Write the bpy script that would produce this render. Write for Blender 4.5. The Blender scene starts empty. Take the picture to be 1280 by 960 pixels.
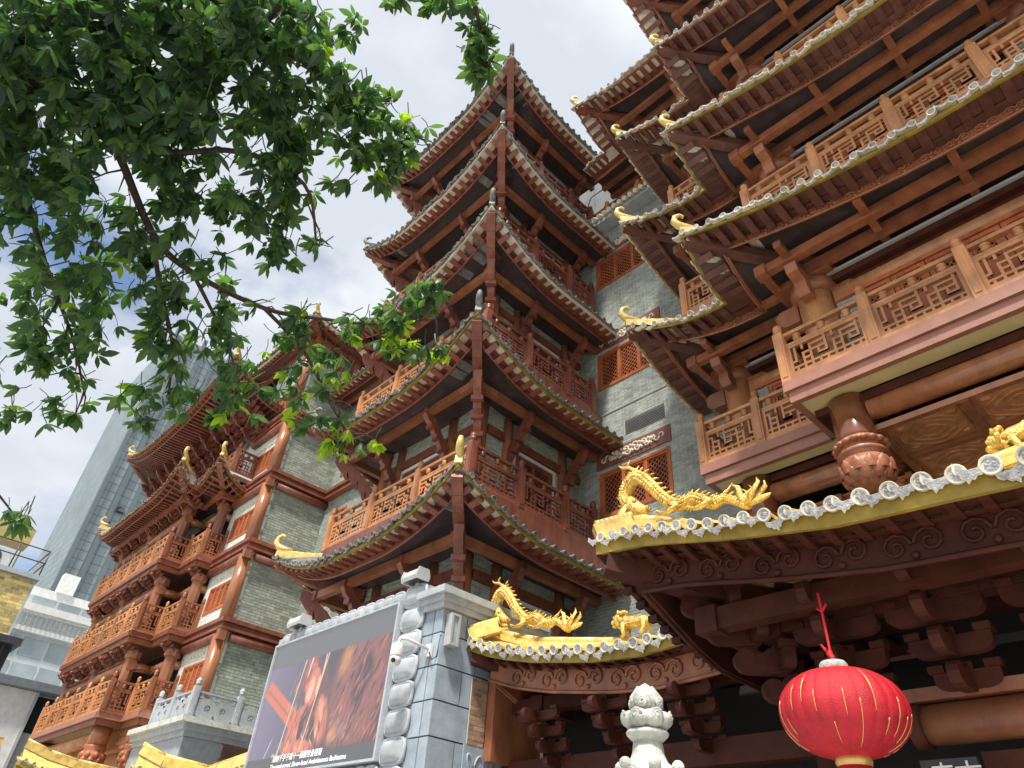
import bpy, bmesh, math, random
import numpy as np
from mathutils import Vector, Matrix, noise

random.seed(7)
R = math.radians
sc = bpy.context.scene
COL = sc.collection

# ------------------------------------------------------------------ camera
yaw, pit, roll, FPX = R(-48.592), R(37.8447), R(4.6313), 862.73
fwd = Vector((math.sin(yaw)*math.cos(pit), math.cos(yaw)*math.cos(pit), math.sin(pit)))
r0 = Vector((math.cos(yaw), -math.sin(yaw), 0)); u0 = r0.cross(fwd)
CR = math.cos(roll)*r0 + math.sin(roll)*u0
CU = -math.sin(roll)*r0 + math.cos(roll)*u0
CAM = Vector((0, 0, 1.6))
cam_d = bpy.data.cameras.new("camera"); cam = bpy.data.objects.new("camera", cam_d)
COL.objects.link(cam)
M = Matrix((CR, CU, -fwd)).transposed().to_4x4(); M.translation = CAM
cam.matrix_world = M
cam_d.sensor_width = 36; cam_d.lens = FPX/1280*36
cam_d.clip_start = 0.05; cam_d.clip_end = 3000
sc.camera = cam

def ray(px, py):
    return (fwd*FPX + CR*(px-640) - CU*(py-480)).normalized()
def at(px, py, d):
    return CAM + ray(px, py)*d

# ------------------------------------------------------------------ light
SUN_DIR = Vector((0.24, -0.42, 0.87)).normalized()
elev = math.asin(SUN_DIR.z); azi = math.atan2(SUN_DIR.x, SUN_DIR.y)
sd = bpy.data.lights.new("sun", 'SUN'); sun = bpy.data.objects.new("sun", sd); COL.objects.link(sun)
sd.energy = 3.0; sd.angle = R(6.0); sd.color = (1.0, 0.95, 0.87)
sun.rotation_euler = (-SUN_DIR).to_track_quat('-Z', 'Y').to_euler()
sun.location = (0, 0, 60)

w = bpy.data.worlds.new("World"); sc.world = w; w.use_nodes = True
nt = w.node_tree; nt.nodes.clear()
out = nt.nodes.new('ShaderNodeOutputWorld'); bg = nt.nodes.new('ShaderNodeBackground')
sky = nt.nodes.new('ShaderNodeTexSky'); sky.sky_type = 'NISHITA'; sky.sun_disc = False
sky.sun_elevation = elev; sky.sun_rotation = azi; sky.air_density = 1.0; sky.dust_density = 1.6
tc = nt.nodes.new('ShaderNodeTexCoord'); mp = nt.nodes.new('ShaderNodeMapping')
mp.inputs['Scale'].default_value = (1.0, 1.0, 1.8); mp.inputs['Location'].default_value = (17.43, 4.19, 4.31)
nz = nt.nodes.new('ShaderNodeTexNoise'); nz.inputs['Scale'].default_value = 1.55
nz.inputs['Detail'].default_value = 7; nz.inputs['Roughness'].default_value = 0.52
rp = nt.nodes.new('ShaderNodeValToRGB')
rp.color_ramp.elements[0].position = 0.36; rp.color_ramp.elements[1].position = 0.46
nz2 = nt.nodes.new('ShaderNodeTexNoise'); nz2.inputs['Scale'].default_value = 3.0; nz2.inputs['Detail'].default_value = 6
rp2 = nt.nodes.new('ShaderNodeValToRGB')
rp2.color_ramp.elements[0].color = (3.95, 4.25, 4.65, 1); rp2.color_ramp.elements[1].color = (6.0, 6.15, 6.3, 1)
rp2.color_ramp.elements[0].position = 0.45; rp2.color_ramp.elements[1].position = 0.74
mx = nt.nodes.new('ShaderNodeMixRGB')
L = nt.links.new
L(tc.outputs['Generated'], mp.inputs['Vector']); L(mp.outputs['Vector'], nz.inputs['Vector']); L(mp.outputs['Vector'], nz2.inputs['Vector'])
L(nz.outputs['Fac'], rp.inputs['Fac']); L(nz2.outputs['Fac'], rp2.inputs['Fac'])
L(rp.outputs['Color'], mx.inputs['Fac']); L(sky.outputs['Color'], mx.inputs['Color1']); L(rp2.outputs['Color'], mx.inputs['Color2'])
L(mx.outputs['Color'], bg.inputs['Color']); bg.inputs['Strength'].default_value = 0.10
L(bg.outputs['Background'], out.inputs['Surface'])

vs = sc.view_settings
vs.view_transform = 'Standard'; vs.look = 'None'; vs.exposure = 0.9; vs.gamma = 1.0; vs.use_curve_mapping = False
sc.render.engine = 'CYCLES'
sc.cycles.max_bounces = 8; sc.cycles.diffuse_bounces = 4; sc.cycles.transparent_max_bounces = 8
sc.cycles.use_denoising = True

# ------------------------------------------------------------------ materials
def mat(name, base, rough=0.5, var=0.18, scale=3.0, bump=0.15, bscale=30.0, metallic=0.0, spec=0.5,
        island=0.0, stretch=(1, 1, 1), rnd=0.12, dirt=0.0, coat=0.0):
    m = bpy.data.materials.new(name); m.use_nodes = True
    n = m.node_tree.nodes; l = m.node_tree.links.new
    b = n['Principled BSDF']
    b.inputs['Roughness'].default_value = rough; b.inputs['Metallic'].default_value = metallic
    b.inputs['Specular IOR Level'].default_value = spec
    b.inputs['Coat Weight'].default_value = coat; b.inputs['Coat Roughness'].default_value = 0.15
    t = n.new('ShaderNodeTexCoord'); oi = n.new('ShaderNodeObjectInfo')
    add = n.new('ShaderNodeVectorMath'); add.operation = 'ADD'
    mul = n.new('ShaderNodeVectorMath'); mul.operation = 'SCALE'; mul.inputs['Scale'].default_value = 57.0
    cmb = n.new('ShaderNodeCombineXYZ')
    l(oi.outputs['Random'], cmb.inputs[0]); l(oi.outputs['Random'], cmb.inputs[1]); l(cmb.outputs[0], mul.inputs[0])
    mpn = n.new('ShaderNodeMapping'); mpn.inputs['Scale'].default_value = stretch
    l(t.outputs['Object'], add.inputs[0]); l(mul.outputs[0], add.inputs[1]); l(add.outputs[0], mpn.inputs['Vector'])
    ns = n.new('ShaderNodeTexNoise'); ns.inputs['Scale'].default_value = scale; ns.inputs['Detail'].default_value = 6
    ns.inputs['Roughness'].default_value = 0.62
    l(mpn.outputs[0], ns.inputs['Vector'])
    mr = n.new('ShaderNodeMapRange'); mr.inputs['From Min'].default_value = 0.25; mr.inputs['From Max'].default_value = 0.75
    mr.inputs['To Min'].default_value = 1-var*1.6; mr.inputs['To Max'].default_value = 1+var*1.2
    l(ns.outputs['Fac'], mr.inputs['Value'])
    val = mr.outputs[0]
    def mulv(a, bsock, lo, hi):
        q = n.new('ShaderNodeMapRange'); q.inputs['To Min'].default_value = lo; q.inputs['To Max'].default_value = hi
        l(bsock, q.inputs['Value'])
        k = n.new('ShaderNodeMath'); k.operation = 'MULTIPLY'; l(a, k.inputs[0]); l(q.outputs[0], k.inputs[1]); return k.outputs[0]
    if rnd: val = mulv(val, oi.outputs['Random'], 1-rnd, 1+rnd)
    if island:
        g = n.new('ShaderNodeNewGeometry'); val = mulv(val, g.outputs['Random Per Island'], 1-island, 1+island)
    hv = n.new('ShaderNodeVectorMath'); hv.operation = 'SCALE'; hv.inputs[0].default_value = base[:3]
    l(val, hv.inputs['Scale'])
    colr = hv.outputs[0]
    if dirt:
        nd = n.new('ShaderNodeTexNoise'); nd.inputs['Scale'].default_value = 0.7; nd.inputs['Detail'].default_value = 8
        nd.inputs['Roughness'].default_value = 0.7
        sv = n.new('ShaderNodeMapping'); sv.inputs['Scale'].default_value = (2.2, 2.2, 0.5)
        l(t.outputs['Object'], sv.inputs['Vector']); l(sv.outputs[0], nd.inputs['Vector'])
        q = n.new('ShaderNodeMapRange'); q.inputs['From Min'].default_value = 0.5; q.inputs['From Max'].default_value = 0.75
        q.inputs['To Min'].default_value = 0; q.inputs['To Max'].default_value = dirt
        l(nd.outputs['Fac'], q.inputs['Value'])
        mm = n.new('ShaderNodeMixRGB'); l(q.outputs[0], mm.inputs['Fac']); l(colr, mm.inputs['Color1'])
        mm.inputs['Color2'].default_value = (base[0]*0.35, base[1]*0.36, base[2]*0.33, 1); colr = mm.outputs[0]
    l(colr, b.inputs['Base Color'])
    if bump:
        nb = n.new('ShaderNodeTexNoise'); nb.inputs['Scale'].default_value = bscale; nb.inputs['Detail'].default_value = 5
        l(mpn.outputs[0], nb.inputs['Vector'])
        bp = n.new('ShaderNodeBump'); bp.inputs['Strength'].default_value = bump; bp.inputs['Distance'].default_value = 0.02
        l(nb.outputs['Fac'], bp.inputs['Height']); l(bp.outputs[0], b.inputs['Normal'])
    rr = n.new('ShaderNodeMapRange'); rr.inputs['To Min'].default_value = max(0.02, rough-0.12); rr.inputs['To Max'].default_value = min(1, rough+0.15)
    l(ns.outputs['Fac'], rr.inputs['Value']); l(rr.outputs[0], b.inputs['Roughness'])
    return m

WR = mat('red_lacquered_wood', (0.235, 0.078, 0.047), 0.36, 0.3, 4, 0.15, 40, stretch=(1, 1, 0.35), dirt=0.45, rnd=0.2)
WO = mat('honey_wood', (0.54, 0.245, 0.10), 0.42, 0.28, 4, 0.2, 45, stretch=(1, 1, 0.35), dirt=0.45, rnd=0.2)
WB = mat('brown_wood', (0.305, 0.115, 0.056), 0.34, 0.3, 3, 0.15, 40, stretch=(1, 1, 0.4), dirt=0.45, rnd=0.2)
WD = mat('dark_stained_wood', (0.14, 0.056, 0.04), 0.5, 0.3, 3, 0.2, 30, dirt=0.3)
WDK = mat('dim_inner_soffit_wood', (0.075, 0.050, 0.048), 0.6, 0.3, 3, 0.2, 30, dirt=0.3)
WTS = mat('weathered_brown_tile', (0.26, 0.17, 0.10), 0.6, 0.3, 5, 0.2, 30)
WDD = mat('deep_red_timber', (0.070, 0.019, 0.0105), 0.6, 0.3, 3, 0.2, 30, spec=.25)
HCOL = mat('honey_column_wood', (0.56, 0.26, 0.11), 0.24, 0.22, 3, 0.05, 30, stretch=(1, 1, .3), coat=.4)
WP = mat('dusty_pink_painted_timber', (0.40, 0.185, 0.125), 0.45, 0.15, 2, 0.1, 40, dirt=0.3)
COLM = mat('polished_column_wood', (0.41, 0.165, 0.075), 0.22, 0.25, 3, 0.05, 30, stretch=(1, 1, 0.3), coat=0.4)
CRM = mat('cream_soffit_paint', (0.68, 0.58, 0.30), 0.6, 0.08, 2, 0.05, 20)
WPN = mat('pale_soffit_board', (0.74, 0.66, 0.52), 0.6, 0.15, 3, 0.1, 20, dirt=0.2)
YT = mat('yellow_glazed_tile', (0.76, 0.56, 0.17), 0.28, 0.28, 5, 0.15, 25, dirt=0.3, coat=0.3, rnd=0.2)
YB = mat('olive_yellow_board', (0.33, 0.235, 0.038), 0.5, 0.3, 4, 0.15, 25, dirt=0.4)
GOLD = mat('gilded_ceramic', (0.86, 0.60, 0.17), 0.30, 0.4, 14, 0.9, 55, metallic=0.45, dirt=0.35)
TG = mat('grey_roof_tile', (0.20, 0.20, 0.185), 0.6, 0.35, 6, 0.3, 40, dirt=0.4, rnd=0.2)
TD = mat('grey_tile_face', (0.42, 0.42, 0.43), 0.6, 0.4, 22, 0.6, 60, rnd=0.2)
TC = mat('cream_tile_rim', (0.66, 0.61, 0.48), 0.5, 0.2, 9, 0.2, 40, dirt=0.35, rnd=0.2)
BR = mat('grey_green_brick', (0.345, 0.385, 0.325), 0.8, 0.16, 5, 0.4, 60, island=0.22, dirt=0.5)
BR2 = mat('dark_grey_brick', (0.345, 0.375, 0.335), 0.8, 0.2, 5, 0.4, 60, island=0.18, dirt=0.6)
MO = mat('brick_mortar', (0.66, 0.68, 0.61), 0.9, 0.15, 4, 0.3, 60, dirt=0.2)
MOD = mat('shadowed_brick_joint', (0.30, 0.32, 0.29), 0.9, 0.15, 4, 0.3, 60)
ST = mat('pale_grey_stone', (0.43, 0.46, 0.49), 0.65, 0.14, 5, 0.3, 50, dirt=0.25)
STB = mat('blue_grey_stone', (0.33, 0.39, 0.44), 0.55, 0.16, 4, 0.25, 40, island=0.08, dirt=0.3)
STW = mat('weathered_white_stone', (0.58, 0.60, 0.54), 0.8, 0.22, 9, 0.6, 35, dirt=0.6)
PLA = mat('pale_green_render', (0.66, 0.70, 0.63), 0.8, 0.1, 3, 0.15, 40, dirt=0.25)
WHT = mat('white_paint', (0.80, 0.80, 0.77), 0.6, 0.1, 3, 0.1, 30, dirt=0.25)
GRY = mat('grey_metal', (0.42, 0.43, 0.43), 0.45, 0.12, 3, 0.05, 30)
GRYL = mat('light_grey_housing', (.55, .56, .56), .5, .12, 4, .05, 30, dirt=.3)
DRK = mat('dark_metal', (0.05, 0.055, 0.06), 0.4, 0.1, 3, 0.05, 30)
MAR = mat('maroon_frieze_panel', (0.24, 0.09, 0.075), 0.6, 0.2, 4, 0.2, 30)
GLS = mat('dark_window_glass', (0.02, 0.028, 0.032), 0.08, 0.1, 3, 0.0, 30, spec=0.6)
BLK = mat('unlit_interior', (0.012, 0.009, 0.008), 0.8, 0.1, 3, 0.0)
LAT = mat('orange_window_wood', (0.46, 0.135, 0.05), 0.45, 0.25, 5, 0.15, 40, stretch=(1, 1, .4))
REDL = mat('red_lantern_cloth', (0.55, 0.011, 0.024), 0.55, 0.22, 6, 0.45, 120, rnd=0)
GLD2 = mat('gold_thread', (0.85, 0.55, 0.18), 0.35, 0.1, 4, 0, metallic=0.5)
BARK = mat('tree_bark', (0.085, 0.06, 0.045), 0.9, 0.3, 9, 0.6, 40)
PAVE = mat('paving', (0.44, 0.43, 0.41), 0.8, 0.2, 2, 0.3, 20, dirt=0.3)
SKG = mat('pale_curtain_glass', (0.30, 0.365, 0.385), 0.5, 0.15, 0.2, 0.0, 3, island=0.10)
SKF = mat('pale_aluminium_fin', (0.12, 0.155, 0.165), 0.4, 0.1, 0.3, 0.0)
YBR = mat('yellow_facing_brick', (0.58, 0.44, 0.13), 0.7, 0.2, 2, 0.3, 20, island=0.45)

def leafmat(name, c, tr):
    m = bpy.data.materials.new(name); m.use_nodes = True
    n = m.node_tree.nodes; l = m.node_tree.links.new
    b = n['Principled BSDF']; b.inputs['Roughness'].default_value = 0.42
    g = n.new('ShaderNodeNewGeometry'); ramp = n.new('ShaderNodeValToRGB')
    e = ramp.color_ramp.elements
    e[0].color = (c[0]*0.5, c[1]*0.6, c[2]*0.75, 1); e[1].color = (c[0]*2.0, c[1]*1.6, c[2]*0.9, 1)
    l(g.outputs['Random Per Island'], ramp.inputs['Fac']); l(ramp.outputs[0], b.inputs['Base Color'])
    t = n.new('ShaderNodeBsdfTranslucent')
    mm = n.new('ShaderNodeMixRGB'); mm.blend_type = 'MULTIPLY'; mm.inputs['Fac'].default_value = 1
    mm.inputs['Color2'].default_value = (2.2, 2.6, 0.9, 1); l(ramp.outputs[0], mm.inputs['Color1']); l(mm.outputs[0], t.inputs['Color'])
    mxs = n.new('ShaderNodeMixShader'); mxs.inputs['Fac'].default_value = tr
    l(b.outputs[0], mxs.inputs[1]); l(t.outputs[0], mxs.inputs[2]); l(mxs.outputs[0], n['Material Output'].inputs['Surface'])
    return m
LEAF = leafmat('green_leaf', (0.046, 0.100, 0.062), 0.46)
LEAFY = leafmat('yellow_green_leaf', (0.15, 0.24, 0.035), 0.5)

# ------------------------------------------------------------------ mesh builder
class MB:
    def __init__(s): s.v = []; s.f = []; s.m = []; s.s = []
    def add(s, vs, fs, m=0, sm=False):
        o = len(s.v); s.v.extend([tuple(p) for p in vs])
        for f in fs: s.f.append([i+o for i in f]); s.m.append(m); s.s.append(sm)
        return s
    def bx(s, x0, x1, y0, y1, z0, z1, m=0):
        return s.add([(x0,y0,z0),(x1,y0,z0),(x1,y1,z0),(x0,y1,z0),(x0,y0,z1),(x1,y0,z1),(x1,y1,z1),(x0,y1,z1)],
                     [(0,3,2,1),(4,5,6,7),(0,1,5,4),(1,2,6,5),(2,3,7,6),(3,0,4,7)], m)
    def beam(s, p, q, wd, h, m=0, up=(0,0,1)):
        p = Vector(p); q = Vector(q); d = (q-p)
        if d.length < 1e-6: return s
        d.normalize(); up = Vector(up); sd = d.cross(up)
        if sd.length < 1e-4: sd = d.cross(Vector((1,0,0)))
        sd.normalize(); uu = sd.cross(d)
        c = []
        for e in (p, q):
            for a, b in ((-1,-1),(1,-1),(1,1),(-1,1)): c.append(e+sd*(a*wd/2)+uu*(b*h/2))
        return s.add(c, [(0,1,2,3)[::-1],(4,5,6,7),(0,1,5,4),(1,2,6,5),(2,3,7,6),(3,0,4,7)], m)
    def tube(s, pts, rad, n=8, m=0, sm=True, caps=True, flat=1.0):
        pts = [Vector(p) for p in pts]
        if not hasattr(rad, '__len__'): rad = [rad]*len(pts)
        vs = []; prev = None
        for i, p in enumerate(pts):
            d = (pts[min(i+1, len(pts)-1)]-pts[max(i-1, 0)])
            if d.length < 1e-7: d = Vector((0,0,1))
            d.normalize()
            a = prev if prev is not None else (Vector((0,0,1)) if abs(d.z) < 0.9 else Vector((0,1,0)))
            a = (a - d*a.dot(d))
            if a.length < 1e-5: a = d.orthogonal()
            a.normalize(); prev = a; b = d.cross(a)
            for k in range(n):
                t = 2*math.pi*k/n; vs.append(p + (a*math.cos(t) + b*math.sin(t)*flat)*rad[i])
        fs = []
        for i in range(len(pts)-1):
            for k in range(n):
                k2 = (k+1) % n; fs.append((i*n+k, i*n+k2, (i+1)*n+k2, (i+1)*n+k))
        s.add(vs, fs, m, sm)
        if caps:
            o = len(s.v)-len(vs)
            s.f.append([o+k for k in range(n)][::-1]); s.m.append(m); s.s.append(False)
            s.f.append([o+(len(pts)-1)*n+k for k in range(n)]); s.m.append(m); s.s.append(False)
        return s
    def lathe(s, prof, c, n=20, m=0, sm=True, mod=None):
        vs = []
        for r, z in prof:
            for k in range(n):
                t = 2*math.pi*k/n; rr = r*(mod(t, z) if mod else 1)
                vs.append((c[0]+rr*math.cos(t), c[1]+rr*math.sin(t), c[2]+z))
        fs = []
        for i in range(len(prof)-1):
            for k in range(n):
                k2 = (k+1) % n; fs.append((i*n+k, i*n+k2, (i+1)*n+k2, (i+1)*n+k))
        s.add(vs, fs, m, sm); o = len(s.v)-len(vs)
        s.f.append([o+k for k in range(n)][::-1]); s.m.append(m); s.s.append(False)
        s.f.append([o+(len(prof)-1)*n+k for k in range(n)]); s.m.append(m); s.s.append(False)
        return s
    def prism(s, poly, o, ex, ey, en, th, m=0, sm=False):
        o = Vector(o); ex = Vector(ex); ey = Vector(ey); en = Vector(en); n = len(poly)
        vs = [o+ex*a+ey*b-en*(th/2) for a, b in poly] + [o+ex*a+ey*b+en*(th/2) for a, b in poly]
        fs = [tuple(range(n))[::-1], tuple(range(n, 2*n))]
        s.add(vs, fs, m)
        oo = len(s.v)-2*n
        for i in range(n):
            j = (i+1) % n; s.f.append([oo+i, oo+j, oo+n+j, oo+n+i]); s.m.append(m); s.s.append(sm)
        return s
    def grid(s, g, m=0, sm=True):
        r = len(g); c = len(g[0]); vs = [p for row in g for p in row]
        fs = [(i*c+j, i*c+j+1, (i+1)*c+j+1, (i+1)*c+j) for i in range(r-1) for j in range(c-1)]
        return s.add(vs, fs, m, sm)
    def ball(s, c, r, m=0, nu=10, nv=7, sc3=(1,1,1)):
        prof = [(max(1e-4, math.sin(math.pi*i/nv)), -math.cos(math.pi*i/nv)) for i in range(nv+1)]
        vs = []
        for a, z in prof:
            for k in range(nu):
                t = 2*math.pi*k/nu; vs.append((c[0]+r*sc3[0]*a*math.cos(t), c[1]+r*sc3[1]*a*math.sin(t), c[2]+r*sc3[2]*z))
        fs = [(i*nu+k, i*nu+(k+1) % nu, (i+1)*nu+(k+1) % nu, (i+1)*nu+k) for i in range(nv) for k in range(nu)]
        return s.add(vs, fs, m, True)
    def mesh(s, name, mats):
        me = bpy.data.meshes.new(name); me.from_pydata(s.v, [], s.f)
        for a in mats: me.materials.append(a)
        me.polygons.foreach_set('material_index', s.m); me.polygons.foreach_set('use_smooth', s.s)
        me.update()
        bm = bmesh.new(); bm.from_mesh(me); bmesh.ops.recalc_face_normals(bm, faces=bm.faces[:]); bm.to_mesh(me); bm.free()
        return me

def thing(name, label, cat, loc=(0,0,0), group=None):
    o = bpy.data.objects.new(name, None); COL.objects.link(o); o.location = loc; o.empty_display_size = 0.3
    o['label'] = label; o['category'] = cat
    if group: o['group'] = group
    return o
def org(p):
    v = Vector((0,0,0))
    while p is not None: v += p.location; p = p.parent
    return v
def put(name, me, parent, loc=None, rot=None, scale=None, mtx=None, label=None, kind=None):
    """child with a world position (parents are translation only)"""
    o = bpy.data.objects.new(name, me); COL.objects.link(o)
    base = org(parent) if parent else Vector((0,0,0))
    o.parent = parent
    if mtx is not None:
        mm = mtx.copy(); mm.translation = mm.translation - base; o.matrix_local = mm
    else:
        o.location = Vector(loc or (0,0,0)) - base
        if rot: o.rotation_euler = rot
        if scale: o.scale = scale
    if label: o['label'] = label
    if kind: o['kind'] = kind
    return o
def part(name, mb, mats, parent, **k):
    if not isinstance(mats, (list, tuple)): mats = [mats]
    return put(name, mb.mesh(name, mats), parent, **k)
def frame(o, ex, ey, ez):
    m = Matrix((Vector(ex), Vector(ey), Vector(ez))).transposed().to_4x4(); m.translation = Vector(o); return m
X, Y, Z = Vector((1,0,0)), Vector((0,1,0)), Vector((0,0,1))

# ------------------------------------------------------------------ brick wall
def wall(parent, o, ud, nr, W, z0, z1, holes=(), bl=0.24, bh=0.072, mats=(BR, MO), name='brick', th=0.25, gap=0.016, singles=None):
    """o: corner on the outer face at z=0; holes (u0,u1,z0,z1)"""
    o = Vector(o); ud = Vector(ud); nr = Vector(nr)
    us = sorted({0, W, *[h[0] for h in holes], *[h[1] for h in holes]}); us = [u for u in us if 0 <= u <= W]
    zs = sorted({z0, z1, *[h[2] for h in holes], *[h[3] for h in holes]}); zs = [z for z in zs if z0 <= z <= z1]
    b = MB()
    def cell(u0, u1, a, c, d0, d1, m=0, back=True):
        pts = []
        for d in (d0, d1):
            for u, z in ((u0,a),(u1,a),(u1,c),(u0,c)): pts.append(o+ud*u+nr*d+Z*z)
        fs = [(4,5,6,7),(0,1,5,4),(1,2,6,5),(2,3,7,6),(3,0,4,7)]
        if back: fs.append((3,2,1,0))
        return pts, fs
    for i in range(len(us)-1):
        for j in range(len(zs)-1):
            cu = (us[i]+us[i+1])/2; cz = (zs[j]+zs[j+1])/2
            if any(h[0] < cu < h[1] and h[2] < cz < h[3] for h in holes): continue
            b.add(*cell(us[i], us[i+1], zs[j], zs[j+1], -th, -0.012))
    back = part('wall', b, mats[1], parent)
    b = MB(); row = 0; z = z0; nsing = [0]; smesh = {}
    while z < z1-0.02:
        zt = min(z+bh, z1)-gap*0.8
        spans = [(0, W)]
        for h in holes:
            if z < h[3]-0.02 and zt > h[2]+0.02:
                ns = []
                for a, c in spans:
                    if h[1] <= a or h[0] >= c: ns.append((a, c)); continue
                    if h[0] > a: ns.append((a, h[0]))
                    if h[1] < c: ns.append((h[1], c))
                spans = ns
        off = (row % 2)*bl/2
        for a, c in spans:
            u = math.floor((a-off)/bl)*bl+off
            while u < c-0.01:
                x0 = max(u, a); x1 = min(u+bl-gap, c); u += bl
                if x1-x0 < 0.02: continue
                if singles and nsing[0] < 300 and x0 >= singles[0] and x1 <= singles[1] and z >= singles[2] and zt <= singles[3]:
                    nsing[0] += 1; k_ = (round(x1-x0, 2), round(zt-z, 3))
                    if k_ not in smesh:
                        q = MB(); pts = []
                        for d in (-.014, 0):
                            for u_, z_ in ((0, 0), (x1-x0, 0), (x1-x0, zt-z), (0, zt-z)): pts.append(ud*u_+nr*d+Z*z_)
                        q.add(pts, [(4,5,6,7),(0,1,5,4),(1,2,6,5),(2,3,7,6),(3,0,4,7)]); smesh[k_] = q.mesh(name, [mats[0]])
                    put(name, smesh[k_], back, loc=o+ud*x0+Z*z+nr*random.uniform(-.004, .003)); continue
                b.add(*cell(x0, x1, z, zt, -0.014, random.uniform(-0.004, 0.003), back=False))
        z += bh; row += 1
    if b.f: part(name, b, mats[0], back, kind='stuff')
    return back

# ------------------------------------------------------------------ balustrade
def fret_mesh(name, L, H, m, cell=0.15, bar=0.046):
    b = MB(); nx = max(3, int(round(L/cell))); nz_ = 5; dx = L/nx; dz = H/nz_
    t = 0.045
    def hb(i0, i1, j): b.bx(i0*dx-bar/2, i1*dx+bar/2, -t/2, t/2, j*dz-bar/2, j*dz+bar/2)
    def vb(i, j0, j1): b.bx(i*dx-bar/2, i*dx+bar/2, -t/2+.003, t/2-.003, j0*dz-bar/2, j1*dz+bar/2)
    fr = .075
    b.bx(0, L, -t/2-.01, t/2+.01, -fr/2, fr/2); b.bx(0, L, -t/2-.01, t/2+.01, H-fr/2, H+fr/2)
    b.bx(0, fr, -t/2-.008, t/2+.008, fr/2, H-fr/2); b.bx(L-fr, L, -t/2-.008, t/2+.008, fr/2, H-fr/2)
    hb(0, nx, 1)
    for i in range(1, nx):
        vb(i, 0, 1); k = (i+1) % 4
        if k == 0: vb(i, 1, 4); hb(i, min(i+2, nx), 4) ; hb(max(i-1, 0), i, 2)
        elif k == 1: vb(i, 2, 3); hb(i, min(i+1, nx), 2); hb(max(i-1, 0), min(i+1, nx), 3)
        elif k == 2: vb(i, 2, 5); hb(max(i-1, 0), i, 2)
        else: vb(i, 1, 3); vb(i, 4, 5); hb(i, min(i+1, nx), 3)
    return b.mesh(name, [m])
_post = {}
def post_mesh(H, wd, m):
    key = (round(H, 2), wd, m.name)
    if key not in _post:
        b = MB(); a = wd/2
        b.bx(-a, a, -a, a, 0, H)
        for sx in (-1, 1):   # fluted faces
            b.bx(sx*a*1.0-0.012, sx*a*1.0+0.012, -a*.55, a*.55, H*.08, H*.92)
            b.bx(-a*.55, a*.55, sx*a-0.012, sx*a+0.012, H*.08, H*.92)
        b.lathe([(a*.9, 0), (a*.6, .03), (a*.6, .05), (a*1.05, .075), (a*.75, .1), (a*.95, .15), (a*.9, .2), (a*.5, .25), (.012, .28)], (0, 0, H), 10)
        _post[key] = b.mesh('post', [m])
    return _post[key]
_fr = {}
def balustrade(parent, A, B, n, mat_, H=1.12, end=(True, True), wd=0.19, label=None, detail=True):
    A = Vector(A); B = Vector(B); d = (B-A); L = d.length; d.normalize(); nr = Vector((-d.y, d.x, 0))
    b = MB()
    b.beam(A+Z*(H-.04), B+Z*(H-.04), .11, .075)
    b.beam(A+Z*(H-.30), B+Z*(H-.30), .075, .055)
    b.beam(A+Z*.045, B+Z*.045, .13, .09)
    br = part('balustrade', b, mat_, parent)
    ln = L/n - wd
    key = (round(ln, 2), round(H, 2), mat_.name)
    if key not in _fr:
        fm = MB()
        _fr[key] = fret_mesh('lattice', ln, H-.50, mat_)
        c = MB()   # little cloud struts between the two upper rails
        for i in range(3):
            x = ln*(i+.5)/3
            c.lathe([(.03, 0), (.085, .05), (.05, .09), (.085, .14), (.03, .18)], (x, 0, 0), 8)
        _fr[key] = (_fr[key], c.mesh('cloud_strut', [mat_]))
    fm, cm = _fr[key]
    for i in range(n+1):
        if (i == 0 and not end[0]) or (i == n and not end[1]): continue
        put('post', post_mesh(H+.04, wd, mat_), br, mtx=frame(A+d*(L*i/n), d, nr, Z))
    for i in range(n):
        p = A+d*(L*i/n+wd/2)
        put('lattice', fm, br, mtx=frame(p+Z*.14, d, nr, Z))
        if detail: put('cloud_strut', cm, br, mtx=frame(p+Z*(H-.265), d, nr, Z), kind='stuff')
    return br

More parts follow.
